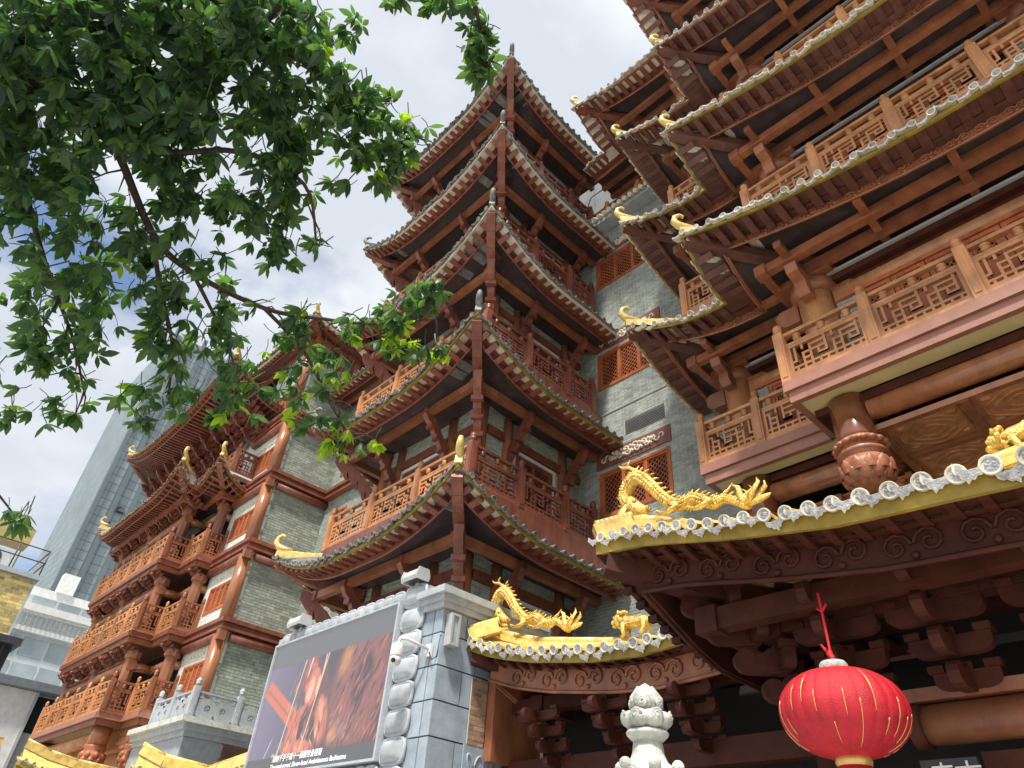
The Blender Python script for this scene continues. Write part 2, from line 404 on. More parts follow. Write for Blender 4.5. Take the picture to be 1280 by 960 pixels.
# ------------------------------------------------------------------ roof tile end meshes
def tile_mesh(p, roll, face, rim, detail=True):
    b = MB(); r = p*(0.27 if detail else .22)
    n = 8; g = []
    for x in (0.0, 1.0):
        g.append([(x, r*.86*math.cos(math.pi*k/n), r*.86*math.sin(math.pi*k/n)) for k in range(n+1)])
    b.grid(g, 0)
    nd = 16
    # disc with a raised rim
    def ring(x, rr): return [(x, rr*math.cos(2*math.pi*k/nd), rr*math.sin(2*math.pi*k/nd)+r*.1) for k in range(nd)]
    rs = [ring(0.02, r), ring(-0.035, r), ring(-0.04, r*.92), ring(-0.035, r*.78), ring(-0.022, r*.74)]
    vs = [q for q_ in rs for q in q_]
    fs = [(i*nd+k, i*nd+(k+1) % nd, (i+1)*nd+(k+1) % nd, (i+1)*nd+k) for i in range(4) for k in range(nd)]
    b.add(vs, fs, 2); b.add(rs[-1], [tuple(range(nd))], 1)
    if detail:
        for k in range(5):
            t = k*2.4; a = r*.38
            b.ball((-0.024, a*math.cos(t)*.9, a*math.sin(t)+r*.1), r*.17, 1, 6, 4, (.5, 1.2, .7))
        b.ball((-0.024, 0, r*.1), r*.2, 1, 6, 4, (.5, 1.3, .7))
    # drip plate: scalloped heart between two rolls
    w2 = p*0.36; c = p/2; q_ = p/.25
    out_ = [(-w2, .03), (-w2*1.0, -.03*q_), (-w2*.8, -.055*q_), (-w2*.6, -.055*q_), (-w2*.4, -.085*q_), (-w2*.2, -.085*q_), (0, -.115*q_),
            (w2*.2, -.085*q_), (w2*.4, -.085*q_), (w2*.6, -.055*q_), (w2*.8, -.055*q_), (w2*1.0, -.03*q_), (w2, .03), (w2*.5, -.01), (0, -.025), (-w2*.5, -.01)]
    if not detail: out_ = [(a, q*.55 if q < 0 else q) for a, q in out_]
    b.prism(out_, (-0.01, c, 0), Y, Z, X, .03, 2)
    inn = [(a*.8, q*.78-.012) for a, q in out_]
    b.prism(inn, (-0.027, c, 0), Y, Z, X, .012, 1)
    # pan tile behind the plate
    g = []
    for x in (0.0, 1.0):
        g.append([(x, c+w2*1.15*math.cos(math.pi+math.pi*k/6), -.03+.5*w2*math.sin(math.pi+math.pi*k/6)*.5) for k in range(7)])
    b.grid(g, 0)
    return b.mesh('roof_tile', [roll, face, rim])

# ------------------------------------------------------------------ the upturned eave
def eave(parent, plan, kinds, E, rise, S, Sin, slope, pitch, tmesh, vis=None, wood=WD, board=YB, pale=True, D=3.2, pw=2.1,
         zf=None, sv=0.45, hv=0.2, purl=(1.05,), purlm=None, ridge=YT, soff_m=None, deck=TG, edge_h=.14, rafter=True, tiles=True,
         raft_w=.14, val_detail=False, inner_slope=0.05, raft_s=None, raft_h=.085, lab=None, tilescale=None, valm=None, beam_hip=True, hipfar=None, insoff=None, curl=True):
    n = len(plan); P = [Vector((a, b, 0)) for a, b in plan]
    seg = []
    for i in range(n-1):
        d = (P[i+1]-P[i]); L_ = d.length; d.normalize(); seg.append((d, Vector((d.y, -d.x, 0)), L_))
    mit = []
    for i in range(n):
        if i == 0: mit.append(seg[0][1])
        elif i == n-1: mit.append(seg[-1][1])
        else: mit.append(seg[i-1][1]+seg[i][1])
    rv = {'tip': rise, 'end': 0.0, 'in': rise*0.12}
    def zr(i, a):
        d, nn, L_ = seg[i]
        if zf: 
            p = P[i]+d*a; return zf(p.x, p.y, i)
        De = min(D, L_); g = lambda q: max(0.0, 1-q/De)**pw
        return rv[kinds[i]]*g(a) + rv[kinds[i+1]]*g(L_-a)
    def pt(i, t, s):
        A = P[i]+mit[i]*s; B = P[i+1]+mit[i+1]*s; return A.lerp(B, t)
    def ztop(i, a, s): return E+edge_h+zr(i, a)*max(0, 1-s/(Sin*1.1)) + slope*s
    def zbot(i, a, s): return E+zr(i, a)*max(0, 1-s/(Sin*1.1)) + inner_slope*s
    dk = MB(); bd = [MB() for _ in range(n-1)]; so = MB(); so2 = MB(); sd_ = MB(); va = MB()
    soffm = soff_m or (WPN if pale else wood)
    smax = sv
    for i in range(n-1):
        d, nn, L_ = seg[i]; k = max(10, int(L_/.28)); ts = [j/k for j in range(k+1)]
        ss = [0, S*.25, S*.5, S*.75, S]
        dk.grid([[(*pt(i, t, s).xy, ztop(i, t*L_, s)) for t in ts] for s in ss])
        # edge board, as a closed strip
        prof = [(-.0, -.02), (-.0, edge_h-.005), (.06, edge_h-.005), (.06, -.02), (0, -.02)]
        bd[i].grid([[(*pt(i, t, s).xy, E+zr(i, t*L_)+h) for t in ts] for s, h in prof], 0, False)
        so.grid([[(*pt(i, t, s).xy, zbot(i, t*L_, s)) for t in ts] for s in (.05, sv*.36, sv*.68)]); so2.grid([[(*pt(i, t, s).xy, zbot(i, t*L_, s)-.03) for t in ts] for s in (sv*.66, sv+.02)])
        sd_.grid([[(*pt(i, t, s).xy, zbot(i, t*L_, s)+.02) for t in ts] for s in (sv, Sin*.35+sv*.3, Sin*.65, Sin)])
        # valance
        m_ = max(12, int(L_/.055)); tt = [j/m_ for j in range(m_+1)]
        def zb(t, s): return zbot(i, t*L_, s)
        f0 = []; f1 = []; f2 = []; f3 = []
        for t in tt:
            sc_ = abs(math.sin(t*L_*math.pi/.33)) if not val_detail else 0
            p0 = pt(i, t, sv); p1 = pt(i, t, sv+.04); z0 = zb(t, sv)
            f0.append((*p0.xy, z0)); f1.append((*p0.xy, z0-hv+.0+.035*sc_)); f2.append((*p1.xy, z0-hv+.035*sc_)); f3.append((*p1.xy, z0))
        va.grid([f0, f1, f2, f3], 0, False)
        # bottom bead
        va.tube([(*pt(i, t, sv-.01).xy, zb(t, sv)-hv+.0) for t in ts], .028, 5, 0)
        if val_detail and (vis is None or vis[i]):
            u = .25
            while u < L_-.2:
                t = u/L_; c = pt(i, t, sv-.015); zc = zb(t, sv)-hv*.48
                for sgn in (-1, 1):
                    pts = []
                    for q in range(13):
                        th = q/12*4.4*math.pi/1.6; rr = hv*.40*(1-q/15)
                        pts.append((c+d*(sgn*(hv*.42-rr*math.cos(th))), zc+rr*math.sin(th)))
                    va.tube([(*a.xy, z_) for a, z_ in pts], .016, 5, 0)
                va.ball((c.x, c.y, zc-hv*.3), .035, 0, 6, 4)
                u += hv*1.95
    ev = part('eave', dk, deck, parent, label=lab)
    bl_ = list(board) if isinstance(board, (list, tuple)) else [board]*(n-1)
    for i in range(n-1): part('eave_board', bd[i], bl_[i], ev)
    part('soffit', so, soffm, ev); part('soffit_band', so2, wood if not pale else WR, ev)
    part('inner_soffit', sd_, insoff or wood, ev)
    part('valance', va, valm or (WB if not pale else WR), ev)
    pm = purlm or WB
    for s in purl:
        b = MB()
        for i in range(n-1):
            A = P[i]+mit[i]*s; B = P[i+1]+mit[i+1]*s
            zz = E+inner_slope*s-.13
            b.beam((*A.xy, zz), (*B.xy, zz), .18, .22)
        for i in range(1, n-1):
            q = P[i]+mit[i]*s; b.bx(q.x-.125, q.x+.125, q.y-.125, q.y+.125, E+inner_slope*s-.265, E+inner_slope*s+.005)
        part('purlin', b, pm, ev)
    # rafters
    if rafter:
        rm = MB(); rm.bx(0, 1, -raft_w/2, raft_w/2, -raft_h, 0.0); rme = rm.mesh('rafter', [wood if not pale else WR])
        for i in range(n-1):
            if vis and not vis[i]: continue
            d, nn, L_ = seg[i]; k = int(L_/pitch); rs = raft_s or sv
            for j in range(k+1):
                a = (j+.5)*L_/(k+1); lim = rs
                if kinds[i] == 'tip': lim = min(lim, a)
                if kinds[i+1] == 'tip': lim = min(lim, L_-a)
                if lim < .12: continue
                p = P[i]+d*a; z_0 = zbot(i, a, .06); z_1 = zbot(i, a, lim)
                tx = (nn*(lim-.06)+Z*(z_1-z_0)); da = .05
                ty = d*1.0+Z*((zr(i, min(a+da, L_))-zr(i, max(a-da, 0)))/(2*da)); ty.normalize()
                tz = tx.cross(ty); tz.normalize()
                if tz.z < 0: tz = -tz
                q = p+nn*.06
                put('rafter', rme, ev, mtx=frame((q.x, q.y, z_0+.004), tx, ty, tz))
    if tiles:
        for i in range(n-1):
            if vis and not vis[i]: continue
            d, nn, L_ = seg[i]
            a = pitch*.5
            while a < L_-pitch*.2:
                sc_ = 1.0
                if tilescale: sc_ = tilescale((P[i]+d*a), i)
                lim = S
                if kinds[i] == 'tip': lim = min(lim, a+.1)
                if kinds[i+1] == 'tip': lim = min(lim, L_-a+.1)
                if L_ < 2: lim = min(lim, .5)
                p = P[i]+d*a-nn*.05
                z_0 = ztop(i, a, 0)+.02; z_1 = ztop(i, a, lim)+.02
                tx = nn*lim+Z*(z_1-z_0)
                da = .05
                ty = d + Z*((zr(i, min(a+da, L_))-zr(i, max(a-da, 0)))/(2*da)); ty.normalize()
                jr = Matrix.Rotation(random.gauss(0, .022), 4, 'X') @ Matrix.Rotation(random.gauss(0, .018), 4, 'Z')
                put('roof_tile', tmesh, ev, mtx=frame((p.x+random.gauss(0, .004), p.y+random.gauss(0, .004), z_0+random.gauss(0, .004)), tx, ty*sc_, Z*sc_) @ jr)
                a += pitch*sc_
    # hip ridges and hip beams at the tips
    for i in range(1, n-1):
        if kinds[i] != 'tip': continue
        dg = mit[i]; zt = E+edge_h+rise if not zf else E+edge_h+zf(P[i].x, P[i].y, i)
        zi = E+edge_h
        b = MB()
        pts = []; N = 9; far = hipfar or S*.97
        for j in range(N):
            s = far*j/(N-1)
            zz = zi + (zt-zi)*max(0, 1-s/D/.72)**pw + slope*s if not zf else zt - (zt-zi)*0 + slope*s
            pts.append(Vector((*(P[i]+dg*s).xy, zz+.09)))
        for j in range(N-1): b.beam(pts[j], pts[j+1], .17, .2)
        for j in range(N-1): b.tube([pts[j]+Z*.12, pts[j+1]+Z*.12], .06, 6, 0)
        # curled finial at the tip
        o_ = -dg.normalized(); t0 = pts[0]+Z*.1
        cr = [t0-o_*.45+Z*(.04), t0-o_*.2+Z*.06, t0+o_*.0+Z*.12, t0+o_*.10+Z*.26, t0+o_*.07+Z*.42, t0-o_*.04+Z*.5, t0-o_*.12+Z*.46, t0-o_*.1+Z*.4]
        if curl: b.tube(cr, [.05, .085, .1, .085, .065, .05, .04, .02], 7, 0)
        part('hip_ridge', b, ridge, ev)
        if beam_hip:
            b = MB(); q = []
            for j in range(7):
                s = .08+(Sin*.98-.08)*j/6
                zz = E + ((zt-zi)*max(0, 1-s/D/.72)**pw if not zf else (zt-zi)*max(0, 1-s/Sin)) + inner_slope*s
                q.append(Vector((*(P[i]+dg*s).xy, zz-.09)))
            for j in range(6): b.beam(q[j], q[j+1], .26, .24)
            part('hip_beam', b, wood if not pale else WR, ev)
    return ev

def window(parent, o, ud, nr, W, H, leaves=2, fm=LAT, kind='diamond', sill=0.0, trim=None, cell=.13, glass=GLS, name='window'):
    o = Vector(o); ud = Vector(ud); nr = Vector(nr); MX = frame((0,0,0), ud, nr, Z)
    b = MB()
    def lb(u0, u1, d0, d1, z0, z1, m=0, bb=None):
        bb = bb or b; pts = []
        for z in (z0, z1):
            for u, d in ((u0,d0),(u1,d0),(u1,d1),(u0,d1)): pts.append(ud*u+nr*d+Z*z)
        bb.add(pts, [(0,3,2,1),(4,5,6,7),(0,1,5,4),(1,2,6,5),(2,3,7,6),(3,0,4,7)], m)
    f = .085
    lb(0, f, -.1, .03, 0, H); lb(W-f, W, -.1, .03, 0, H); lb(f, W-f, -.1, .03, 0, f); lb(f, W-f, -.1, .03, H-f, H)
    lw = (W-2*f)/leaves; st = .06
    for i in range(leaves):
        u = f+lw*i
        if kind == 'panel': lb(u+st, u+lw-st, -.07, -.02, f+st, H-.62); lb(u+st+.05, u+lw-st-.05, -.02, -.005, f+st+.1, H-.95)
        lb(u+.004, u+st, -.08, .005, f, H-f); lb(u+lw-st, u+lw-.004, -.08, .005, f, H-f)
        lb(u+st, u+lw-st, -.08, .005, f, f+st+(H*.16 if kind == 'door' else 0)); lb(u+st, u+lw-st, -.08, .005, H-f-st, H-f)
    if trim is not None:
        t = .11
        lb(-t, -.002, -.05, .05, -t, H+t, 1); lb(W+.002, W+t, -.05, .05, -t, H+t, 1); lb(-.002, W+.002, -.05, .05, H+.002, H+t, 1)
    wn = part(name, b, [fm, trim or fm], parent, loc=o)
    g = MB(); lb(f, W-f, -.095, -.088, f, H-f, 0, g); part('pane', g, glass, wn, loc=o)
    for i in range(leaves):
        u0 = f+lw*i+st; u1 = f+lw*(i+1)-st; z0 = f+st+(H*.16 if kind == 'door' else 0); z1 = H-f-st
        if kind == 'panel': z0 = H-.60
        la = MB(); w_ = u1-u0; h_ = z1-z0
        if kind in ('diamond', 'door', 'panel'):
            c = cell; k = int((w_+h_)/c)+1
            for sg in (1, -1):
                for j in range(-k, k+1):
                    # line u = j*c + sg*z clipped to the rectangle
                    a = j*c
                    t0, t1 = 0.0, h_
                    if sg == 1: t0 = max(t0, -a); t1 = min(t1, w_-a)
                    else: t0 = max(t0, a-w_); t1 = min(t1, a)
                    if t1-t0 < .02: continue
                    p = ud*(u0+a+sg*t0)+nr*(-.04+.006*sg)+Z*(z0+t0); q = ud*(u0+a+sg*t1)+nr*(-.04+.006*sg)+Z*(z0+t1)
                    la.beam(p, q, .022, .02, 0, up=nr)
        else:
            for j in range(1, 4):
                uu = u0+w_*j/4; lb(uu-.014, uu+.014, -.05, -.02, z0, z1, 0, la)
            for j in range(1, 6):
                zz = z0+h_*j/6
                if j % 2: lb(u0, u1, -.047, -.023, zz-.014, zz+.014, 0, la)
                else: lb(u0+w_*.25, u1-w_*.25, -.047, -.023, zz-.014, zz+.014, 0, la)
        part('lattice', la, fm, wn, loc=o)
    return wn

def strut(parent, o, out_, L_, ht, th=.2, m=WR, name='bracket'):
    """slender stepped cloud bracket rising from o outwards by L_ and upwards by ht"""
    low = [(0, 0), (.08, -.02), (.2, .1), (.26, .24), (.3, .22), (.4, .3), (.46, .46), (.5, .44), (.62, .5), (.7, .66), (.75, .65), (.88, .72), (1.0, .86), (1.0, 1.0)]
    up_ = [(.86, 1.0), (.74, .9), (.6, .78), (.45, .68), (.3, .5), (.15, .36), (0, .28)]
    poly = [(a*L_, c*ht) for a, c in low+up_]
    b = MB(); out_ = Vector(out_).normalized(); sd = out_.cross(Z)
    b.prism(poly, o, out_, Z, sd, th)
    for a, c in ((.28, .2), (.48, .42), (.73, .62)):
        p = Vector(o)+out_*(a*L_)+Z*(c*ht)
        b.beam(p-sd*(th*.75), p+sd*(th*.75), .12, .13)
    return part(name, b, m, parent)

def column(parent, x, y, z0, z1, r=.2, m=COLM, cap=True, n=20):
    b = MB(); b.lathe([(r, z0), (r, z1)], (x, y, 0), n)
    if cap: b.lathe([(r*1.0, z1-.3), (r*1.22, z1-.22), (r*1.22, z1-.1), (r*1.02, z1-.04)], (x, y, 0), n)
    return part('column', b, m, parent)

def scrolls(parent, o, ud, nr, W, H, m=WPN):
    """white relief scrollwork on a frieze board"""
    o = Vector(o); ud = Vector(ud); nr = Vector(nr); b = MB(); rs = random.Random(int(W*100))
    b.grid([[o+nr*.02, o+ud*W+nr*.02], [o+Z*H+nr*.02, o+ud*W+Z*H+nr*.02]], 0, False)
    bd = MB(); vs = []
    for dd in (-.03, .02):
        for u, z in ((0,0),(W,0),(W,H),(0,H)): vs.append(o+ud*u+Z*z+nr*dd)
    bd.add(vs, [(3,2,1,0),(4,5,6,7),(0,1,5,4),(1,2,6,5),(2,3,7,6),(3,0,4,7)])
    fz = part('frieze', bd, MAR, parent)
    b = MB(); k = max(3, int(W/.34))
    for i in range(k):
        u = W*(.08+.84*(i+.5)/k); dens = 1-abs((i+.5)/k-.5)*1.3
        hh = H*(.22+.5*dens)*.55
        for sg in (-1, 1):
            pts = []
            for q in range(9):
                th = q/8*4.6; rr = hh*(1-q/10)
                pts.append(o+ud*(u+sg*(hh*.75-rr*math.cos(th)*.8))+Z*(H*.5+rr*math.sin(th)*sg)+nr*.035)
            b.tube(pts, .022+.012*dens, 5, 0)
        if dens > .45:
            for q in range(4):
                t = q*math.pi/2+.4
                b.ball(o+ud*(u+.09*math.cos(t))+Z*(H*.5+.1*math.sin(t))+nr*.04, .06, 0, 6, 4)
    part('scroll_relief', b, m, fz)
    return fz

# ================================================================== SETTING
gm = MB(); gm.add([(-900,-900,0),(900,-900,0),(900,900,0),(-900,900,0)], [(0,1,2,3)])
g = part('ground', gm, mat('asphalt_ground', (0.33, 0.325, 0.31), .9, .2, .5, .2, 8), None); g['kind'] = 'structure'
pm_ = MB()
pm_.bx(-40, 12, -6, 6.6, -.2, .12)
g = part('pavement', pm_, PAVE, None); g['kind'] = 'structure'
sl = MB()
for i in range(52):
    for j in range(12):
        x = -40+i; y = -5.4+j
        sl.bx(x+.012, x+.988, y+.012, y+.988, .121, .135+random.uniform(0, .004))
s_ = part('paving_slab', sl, mat('granite_slab', (0.50, 0.48, 0.45), .7, .2, 3, .2, 30, island=.12), g); s_['kind'] = 'stuff'

# ================================================================== PAGODA TOWER
T = thing('pagoda_tower', 'grey brick pagoda tower with five stacked upturned eaves and red balustrades, in the middle', 'pagoda', (-14.7, 11.9, 0))
XW, YW, XLW, YBK = -12.45, 9.95, -16.95, 14.0
XR, YF, XL = -11.5, 9.0, -17.9
EX, EY, EXL = -10.6, 7.95, -18.8
TE = [8.52, 13.0, 17.35, 21.75, 26.45]; TR = [.95, 1.15, 1.25, 1.25, 1.4]
TF = [0.0, 9.85, 14.4, 18.85, 23.3]
tile_t = tile_mesh(.34, TG, TG, TG, False)
holesR, holesL = [], []
for k in range(5):
    f = TF[k] if k else 5.6
    holesR.append((11.3-YW, 12.85-YW, f+.25, f+2.3)); holesL.append((-16.95+17.0-.05+1.0, 2.85, f+.25, f+2.3))
wall(T, (XW, YW, 0), Y, X, YBK-YW, 3.5, 28.0, holesR)
wall(T, (XLW, YW, 0), X, -Y, XW-XLW, 3.5, 28.0, holesL)
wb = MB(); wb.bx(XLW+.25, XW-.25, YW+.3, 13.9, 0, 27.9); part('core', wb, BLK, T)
wb = MB(); wb.bx(XLW-.01, XLW+.2, YW+.26, 13.0, 0, 28); part('wall', wb, MO, T)
for k in range(5):
    f = TF[k] if k else 5.6; zt = TE[k]+.1
    window(T, (XW, 11.3, f+.25), Y, X, 1.55, 2.05, 2, WR, 'door', trim=PLA)
    window(T, (XLW+1.0, YW, f+.25), X, -Y, 1.85, 2.05, 2, WR, 'door', trim=PLA)
    # columns and lintels
    for y in (10.95, 13.25): column(T, XW+.02, y, f, zt, .15, COLM, False, 14)
    for x in (-13.65, -16.15): column(T, x, YW-.02, f, zt, .15, COLM, False, 14)
    column(T, XW, YW, f, zt, .19, COLM, False, 16); column(T, XLW, YW, f, zt, .19, COLM, False, 16)
    b = MB()
    for a, c in ((YW+.19, 10.8), (11.1, 13.1), (13.4, YBK)):
        b.bx(XW-.05, XW+.12, a, c, f+2.44, f+2.68)
    for a, c in ((XLW+.19, -16.3), (-16.0, -13.8), (-13.5, XW-.19)):
        b.bx(a, c, YW-.12, YW+.05, f+2.44, f+2.68)
    part('lintel', b, WR, T)
    z0 = TE[k]-1.35
    for y in (10.95, 13.25): strut(T, (XW+.12, y, z0), X, .9, 1.33, .17)
    for x in (-13.65, -16.15): strut(T, (x, YW-.12, z0), -Y, 1.0, 1.33, .17)
    strut(T, (XW+.1, YW-.1, z0-.25), (1, -1.06, 0), 1.55, 1.65, .22)
    strut(T, (XLW-.1, YW-.1, z0-.25), (-1, -1.06, 0), 1.55, 1.65, .22)
    # eave
    top = (k == 4)
    S_ = 1.0 if not top else 2.2
    eave(T, [(EX, 13.95), (EX, EY), (EXL, EY), (EXL, 12.9)], ['end', 'tip', 'tip', 'end'], TE[k], TR[k], S_, 2.05,
         .55 if not top else .5, .34, tile_t, edge_h=.085, insoff=WDK, wood=WD, board=(YB if k < 2 else WPN), pale=True, D=3.4, pw=2.0,  # upper tiers' boards take a pale colour for the light on them
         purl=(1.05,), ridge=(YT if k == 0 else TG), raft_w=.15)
    # deck and balustrade above the eave
    if not top:
        F = TF[k+1]
        b = MB()
        zd = TE[k]+.62
        b.bx(XR-.1, XR+.08, YF+.08, YBK-.02, zd, F); b.bx(XL+.08, XR+.08, YF-.1, YF+.08, zd, F); b.bx(XL-.08, XL+.08, YF-.1, 12.9, zd, F)
        part('deck_fascia', b, WR, T)
        b = MB(); b.bx(XL+.08, XW+.0, YF+.08, YW-.02, F-.2, F-.02); b.bx(XW+.02, XR-.1, YF+.08, YBK-.02, F-.2, F-.02); part('deck', b, WD, T)
        balustrade(T, (XR, YF, F), (XR, 12.42, F), 2, WR); balustrade(T, (XR, 12.42, F), (XR, 13.6, F), 1, WR, end=(False, True))
        balustrade(T, (XR-.0, YF, F), (XL, YF, F), 3, WO, end=(False, True))  # front rails in paler wood than the right side's: sunlight put into the colour
b = MB(); b.add([(EX-2.1, EY+2.2, 27.75), (EXL+2.1, EY+2.2, 27.75), (EXL+2.1, 13.9, 27.75), (EX-2.1, 13.9, 27.75), (-14.7, 12.2, 30.2), (-14.7, 13.9, 30.2)],
      [(0,1,4),(1,2,5,4),(2,3,5),(3,0,4,5)]); part('roof', b, TG, T)

# ================================================================== GREY BRICK BLOCK between tower and hall
G = thing('brick_block', 'grey brick wall block with red lattice windows in the recess between pagoda and hall', 'building', (-9.5, 14.5, 0))
GX0, GX1, GY = -12.45, -6.3, 14.0
gh = []
for zz in (10.83, 15.48, 20.13): gh.append((-11.55-GX0, -9.02-GX0, zz, zz+1.5))
gh.append((-10.57-GX0, -9.04-GX0, 13.33, 13.86))
wall(G, (GX0, GY, 0), X, -Y, GX1-GX0, 3.5, 23.1, gh, mats=(BR2, MO), bl=.27, bh=.085, singles=(.3, 4.6, 7.2, 9.4))
b = MB(); b.bx(GX0+.1, 3, GY+.3, 20, 0, 23); part('core', b, BLK, G)
for zz in (10.83, 15.48, 20.13):
    window(G, (-11.55, GY, zz), X, -Y, 2.53, 1.5, 3, LAT, 'diamond', cell=.16)
    scrolls(G, (-11.65, GY-.02, zz+1.65), X, -Y, 2.7, .55)
b = MB()
for i in range(9): b.beam((-10.53, GY+.0, 13.37+i*.055), (-9.08, GY+.0, 13.37+i*.055), .05, .018, up=(0, -.6, .8))
b.bx(-10.57, -10.53, GY-.02, GY+.05, 13.33, 13.86); b.bx(-9.08, -9.04, GY-.02, GY+.05, 13.33, 13.86)
part('vent_louver', b, GRY, G)
b = MB(); b.bx(-10.5, -9.1, GY+.1, GY+.12, 13.35, 13.85); part('vent_back', b, BLK, G)
b = MB(); b.bx(GX0, GX1, GY-.022, GY-.002, 14.42, 14.46); part('string_course', b, MOD, G)
# top terrace with tiled lip, rail and pale penthouse wall
b = MB(); b.bx(GX0, GX1, GY-.5, GY+.2, 23.12, 23.3); part('terrace_slab', b, ST, G)
b = MB()
for i in range(24): b.tube([(GX0+.13+i*.25, GY-.75, 23.22), (GX0+.13+i*.25, GY-.2, 23.62)], .09, 7)
part('lip_tile', b, TC, G)
balustrade(G, (GX0, GY-.05, 23.6), (GX1, GY-.05, 23.6), 4, WO, H=.95)
b = MB()
for i in range(-4, 5):
    b.bx(GX0+i*1.24, GX0+i*1.24+1.22, GY+1.0, GY+1.1, 23.3, 25.2); b.bx(GX0+i*1.24, GX0+i*1.24+1.22, GY+1.05, GY+1.15, 26.62, 29.0)
part('panel', b, mat('weathered_grey_panel', (.27, .28, .28), .6, .15, 2, .1, 20, dirt=.4), G)
b = MB(); b.bx(GX0-4, GX1, GY+.9, GY+1.2, 25.22, 25.5); b.bx(GX0-4, GX1, GY+1.02, GY+1.3, 25.5, 26.6); part('penthouse_cornice', b, bpy.data.materials['weathered_grey_panel'], G)
b = MB(); b.tube([(-11.9, GY-.1, 24.5), (-11.95, GY-.1, 25.2), (-11.7, GY-.1, 25.8), (-11.2, GY+.1, 26.1), (-10.6, GY+.5, 26.2)], .03, 6); part('bent_pipe', b, GRY, G)

# ================================================================== TEMPLE HALL, right
H = thing('temple_hall', 'tall temple hall with honey wood balconies and stacked tiled eaves, filling the upper right', 'temple', (0, 13, 0))
FX, FY, SX, SY = -5.15, 9.15, -7.9, 10.7          # eave edges of front bay and set-back bay
RX1 = 6.0
HE = [12.78, 16.95, 21.35, 25.4]; HR = [1.0, 1.0, 1.05, 1.15]
tile_h = tile_mesh(.33, TC, TD, TC, False)
HF = [9.9, 14.55, 18.75, 23.1]
for k in range(4):
    dx = 0 if k < 3 else .75
    top = k == 3
    sx = SX-(1.9 if top else 0)
    plan = [(RX1, FY-dx*.3), (FX-dx, FY-dx*.3), (FX-dx, SY), (sx, SY)] + ([(sx, 12.5), (GX0+1.6, 12.5)] if top else [(SX, 13.95)])
    kinds = ['end', 'tip', 'in', 'tip'] + (['in', 'end'] if top else ['end'])
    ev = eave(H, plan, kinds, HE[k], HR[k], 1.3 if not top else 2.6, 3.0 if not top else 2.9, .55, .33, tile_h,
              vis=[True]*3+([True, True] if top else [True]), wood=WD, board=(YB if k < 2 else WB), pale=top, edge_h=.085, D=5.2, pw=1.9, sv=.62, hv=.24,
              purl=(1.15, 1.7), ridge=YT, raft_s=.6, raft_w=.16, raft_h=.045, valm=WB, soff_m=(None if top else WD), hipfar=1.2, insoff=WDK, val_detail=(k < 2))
    # outrigger beams with end blocks, running from the column line to the valance
    z = HE[k]
    ob = MB(); ob.bx(-.075, .075, -1.35, .35, -.22, -.06)
    ob.bx(-.11, .11, .2, .42, -.36, -.2)
    om = ob.mesh('outrigger', [WB])
    x = -3.4
    while x < RX1-.3:
        put('outrigger', om, ev, loc=(x, 11.15, z+.1)); x += 1.62
    for x in (-6.15,): put('outrigger', om, ev, loc=(x, 12.7, z+.1))
    for y in (11.2,): put('outrigger', om, ev, loc=(-3.2, y, z+.1), rot=(0, 0, -math.pi/2))
    # columns, capitals and round beams
    zc = z-.05; zb_ = HF[k]
    for cx, cy in ((-3.4, 11.25), (2.1, 11.25), (-6.15, 12.75)):
        column(H, cx, cy, zb_, zc-.2, .37 if cy < 12 else .33, HCOL, False, 28)
        b = MB(); r = .37 if cy < 12 else .33
        b.lathe([(r*1.02, -.55), (r*1.3, -.45), (r*1.3, -.25), (r*1.0, -.15)], (cx, cy, zc), 4 if False else 20)
        b.bx(cx-r*1.5, cx+r*1.5, cy-r*1.1, cy+r*1.1, zc-.2, zc-.02)
        for sg in (-1, 1): b.prism([(r, -.95), (r+.32, -.95), (r+.48, -.82), (r+.5, -.6), (r+.38, -.5), (r, -.5)], (cx, cy, zc), (sg, 0, 0), Z, Y, .26)
        b.prism([(r, -.8), (r+.22, -.8), (r+.34, -.66), (r+.34, -.5), (r+.6, -.42), (r+.66, -.22), (r, -.2)], (cx, cy, zc), (0, -1, 0), Z, X, .24)
        part('capital', b, WB, H)
    b = MB(); zz = zc-.72
    b.tube([(-3.0, 11.25, zz), (1.75, 11.25, zz)], .2, 16); b.tube([(2.5, 11.25, zz), (RX1, 11.25, zz)], .2, 16)
    b.tube([(-5.8, 12.75, zz), (-3.6, 12.75, zz)], .18, 14)
    part('round_beam', b, HCOL, H)
    b = MB(); b.bx(-3.0, RX1, 11.1, 11.4, zz+.36, zz+.5); b.bx(-5.8, -3.7, 12.6, 12.9, zz+.36, zz+.5); part('tie_beam', b, WDD, H)
    b = MB(); b.bx(-3.0, RX1, 11.02, 11.09, zz+.5, zz+.56); b.bx(-5.8, -3.7, 12.54, 12.6, zz+.5, zz+.56); part('light_strip', b, GRY, H)
    # walls behind
    zt = zc-.93; y1 = 11.14; y2 = 12.64
    bw = MB(); bw.bx(-3.05, RX1, y1+.12, y1+.3, zb_-.3, z+.1); bw.bx(-6.2, -3.3, y2+.12, y2+.3, zb_-.3, z+.1); bw.bx(-3.4, -3.2, y1+.12, y2+.2, zb_-.3, z+.1)
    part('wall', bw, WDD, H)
    b = MB(); b.bx(-3.0, 1.75, y1-.05, y1+.06, zt, zt+.1); b.bx(2.45, RX1, y1-.05, y1+.06, zt, zt+.1); b.bx(-5.8, -3.75, y2-.05, y2+.06, zt, zt+.1); part('head_rail', b, LAT, H)
    for x0_, w_ in ((-3.02, .42), (1.35, .4), (2.46, .45)): wall(H, (x0_, y1, 0), X, -Y, w_, zb_, zt, (), mats=(BR, MO), th=.06)
    wall(H, (-5.8, y2, 0), X, -Y, .42, zb_, zt, (), mats=(BR, MO), th=.06)
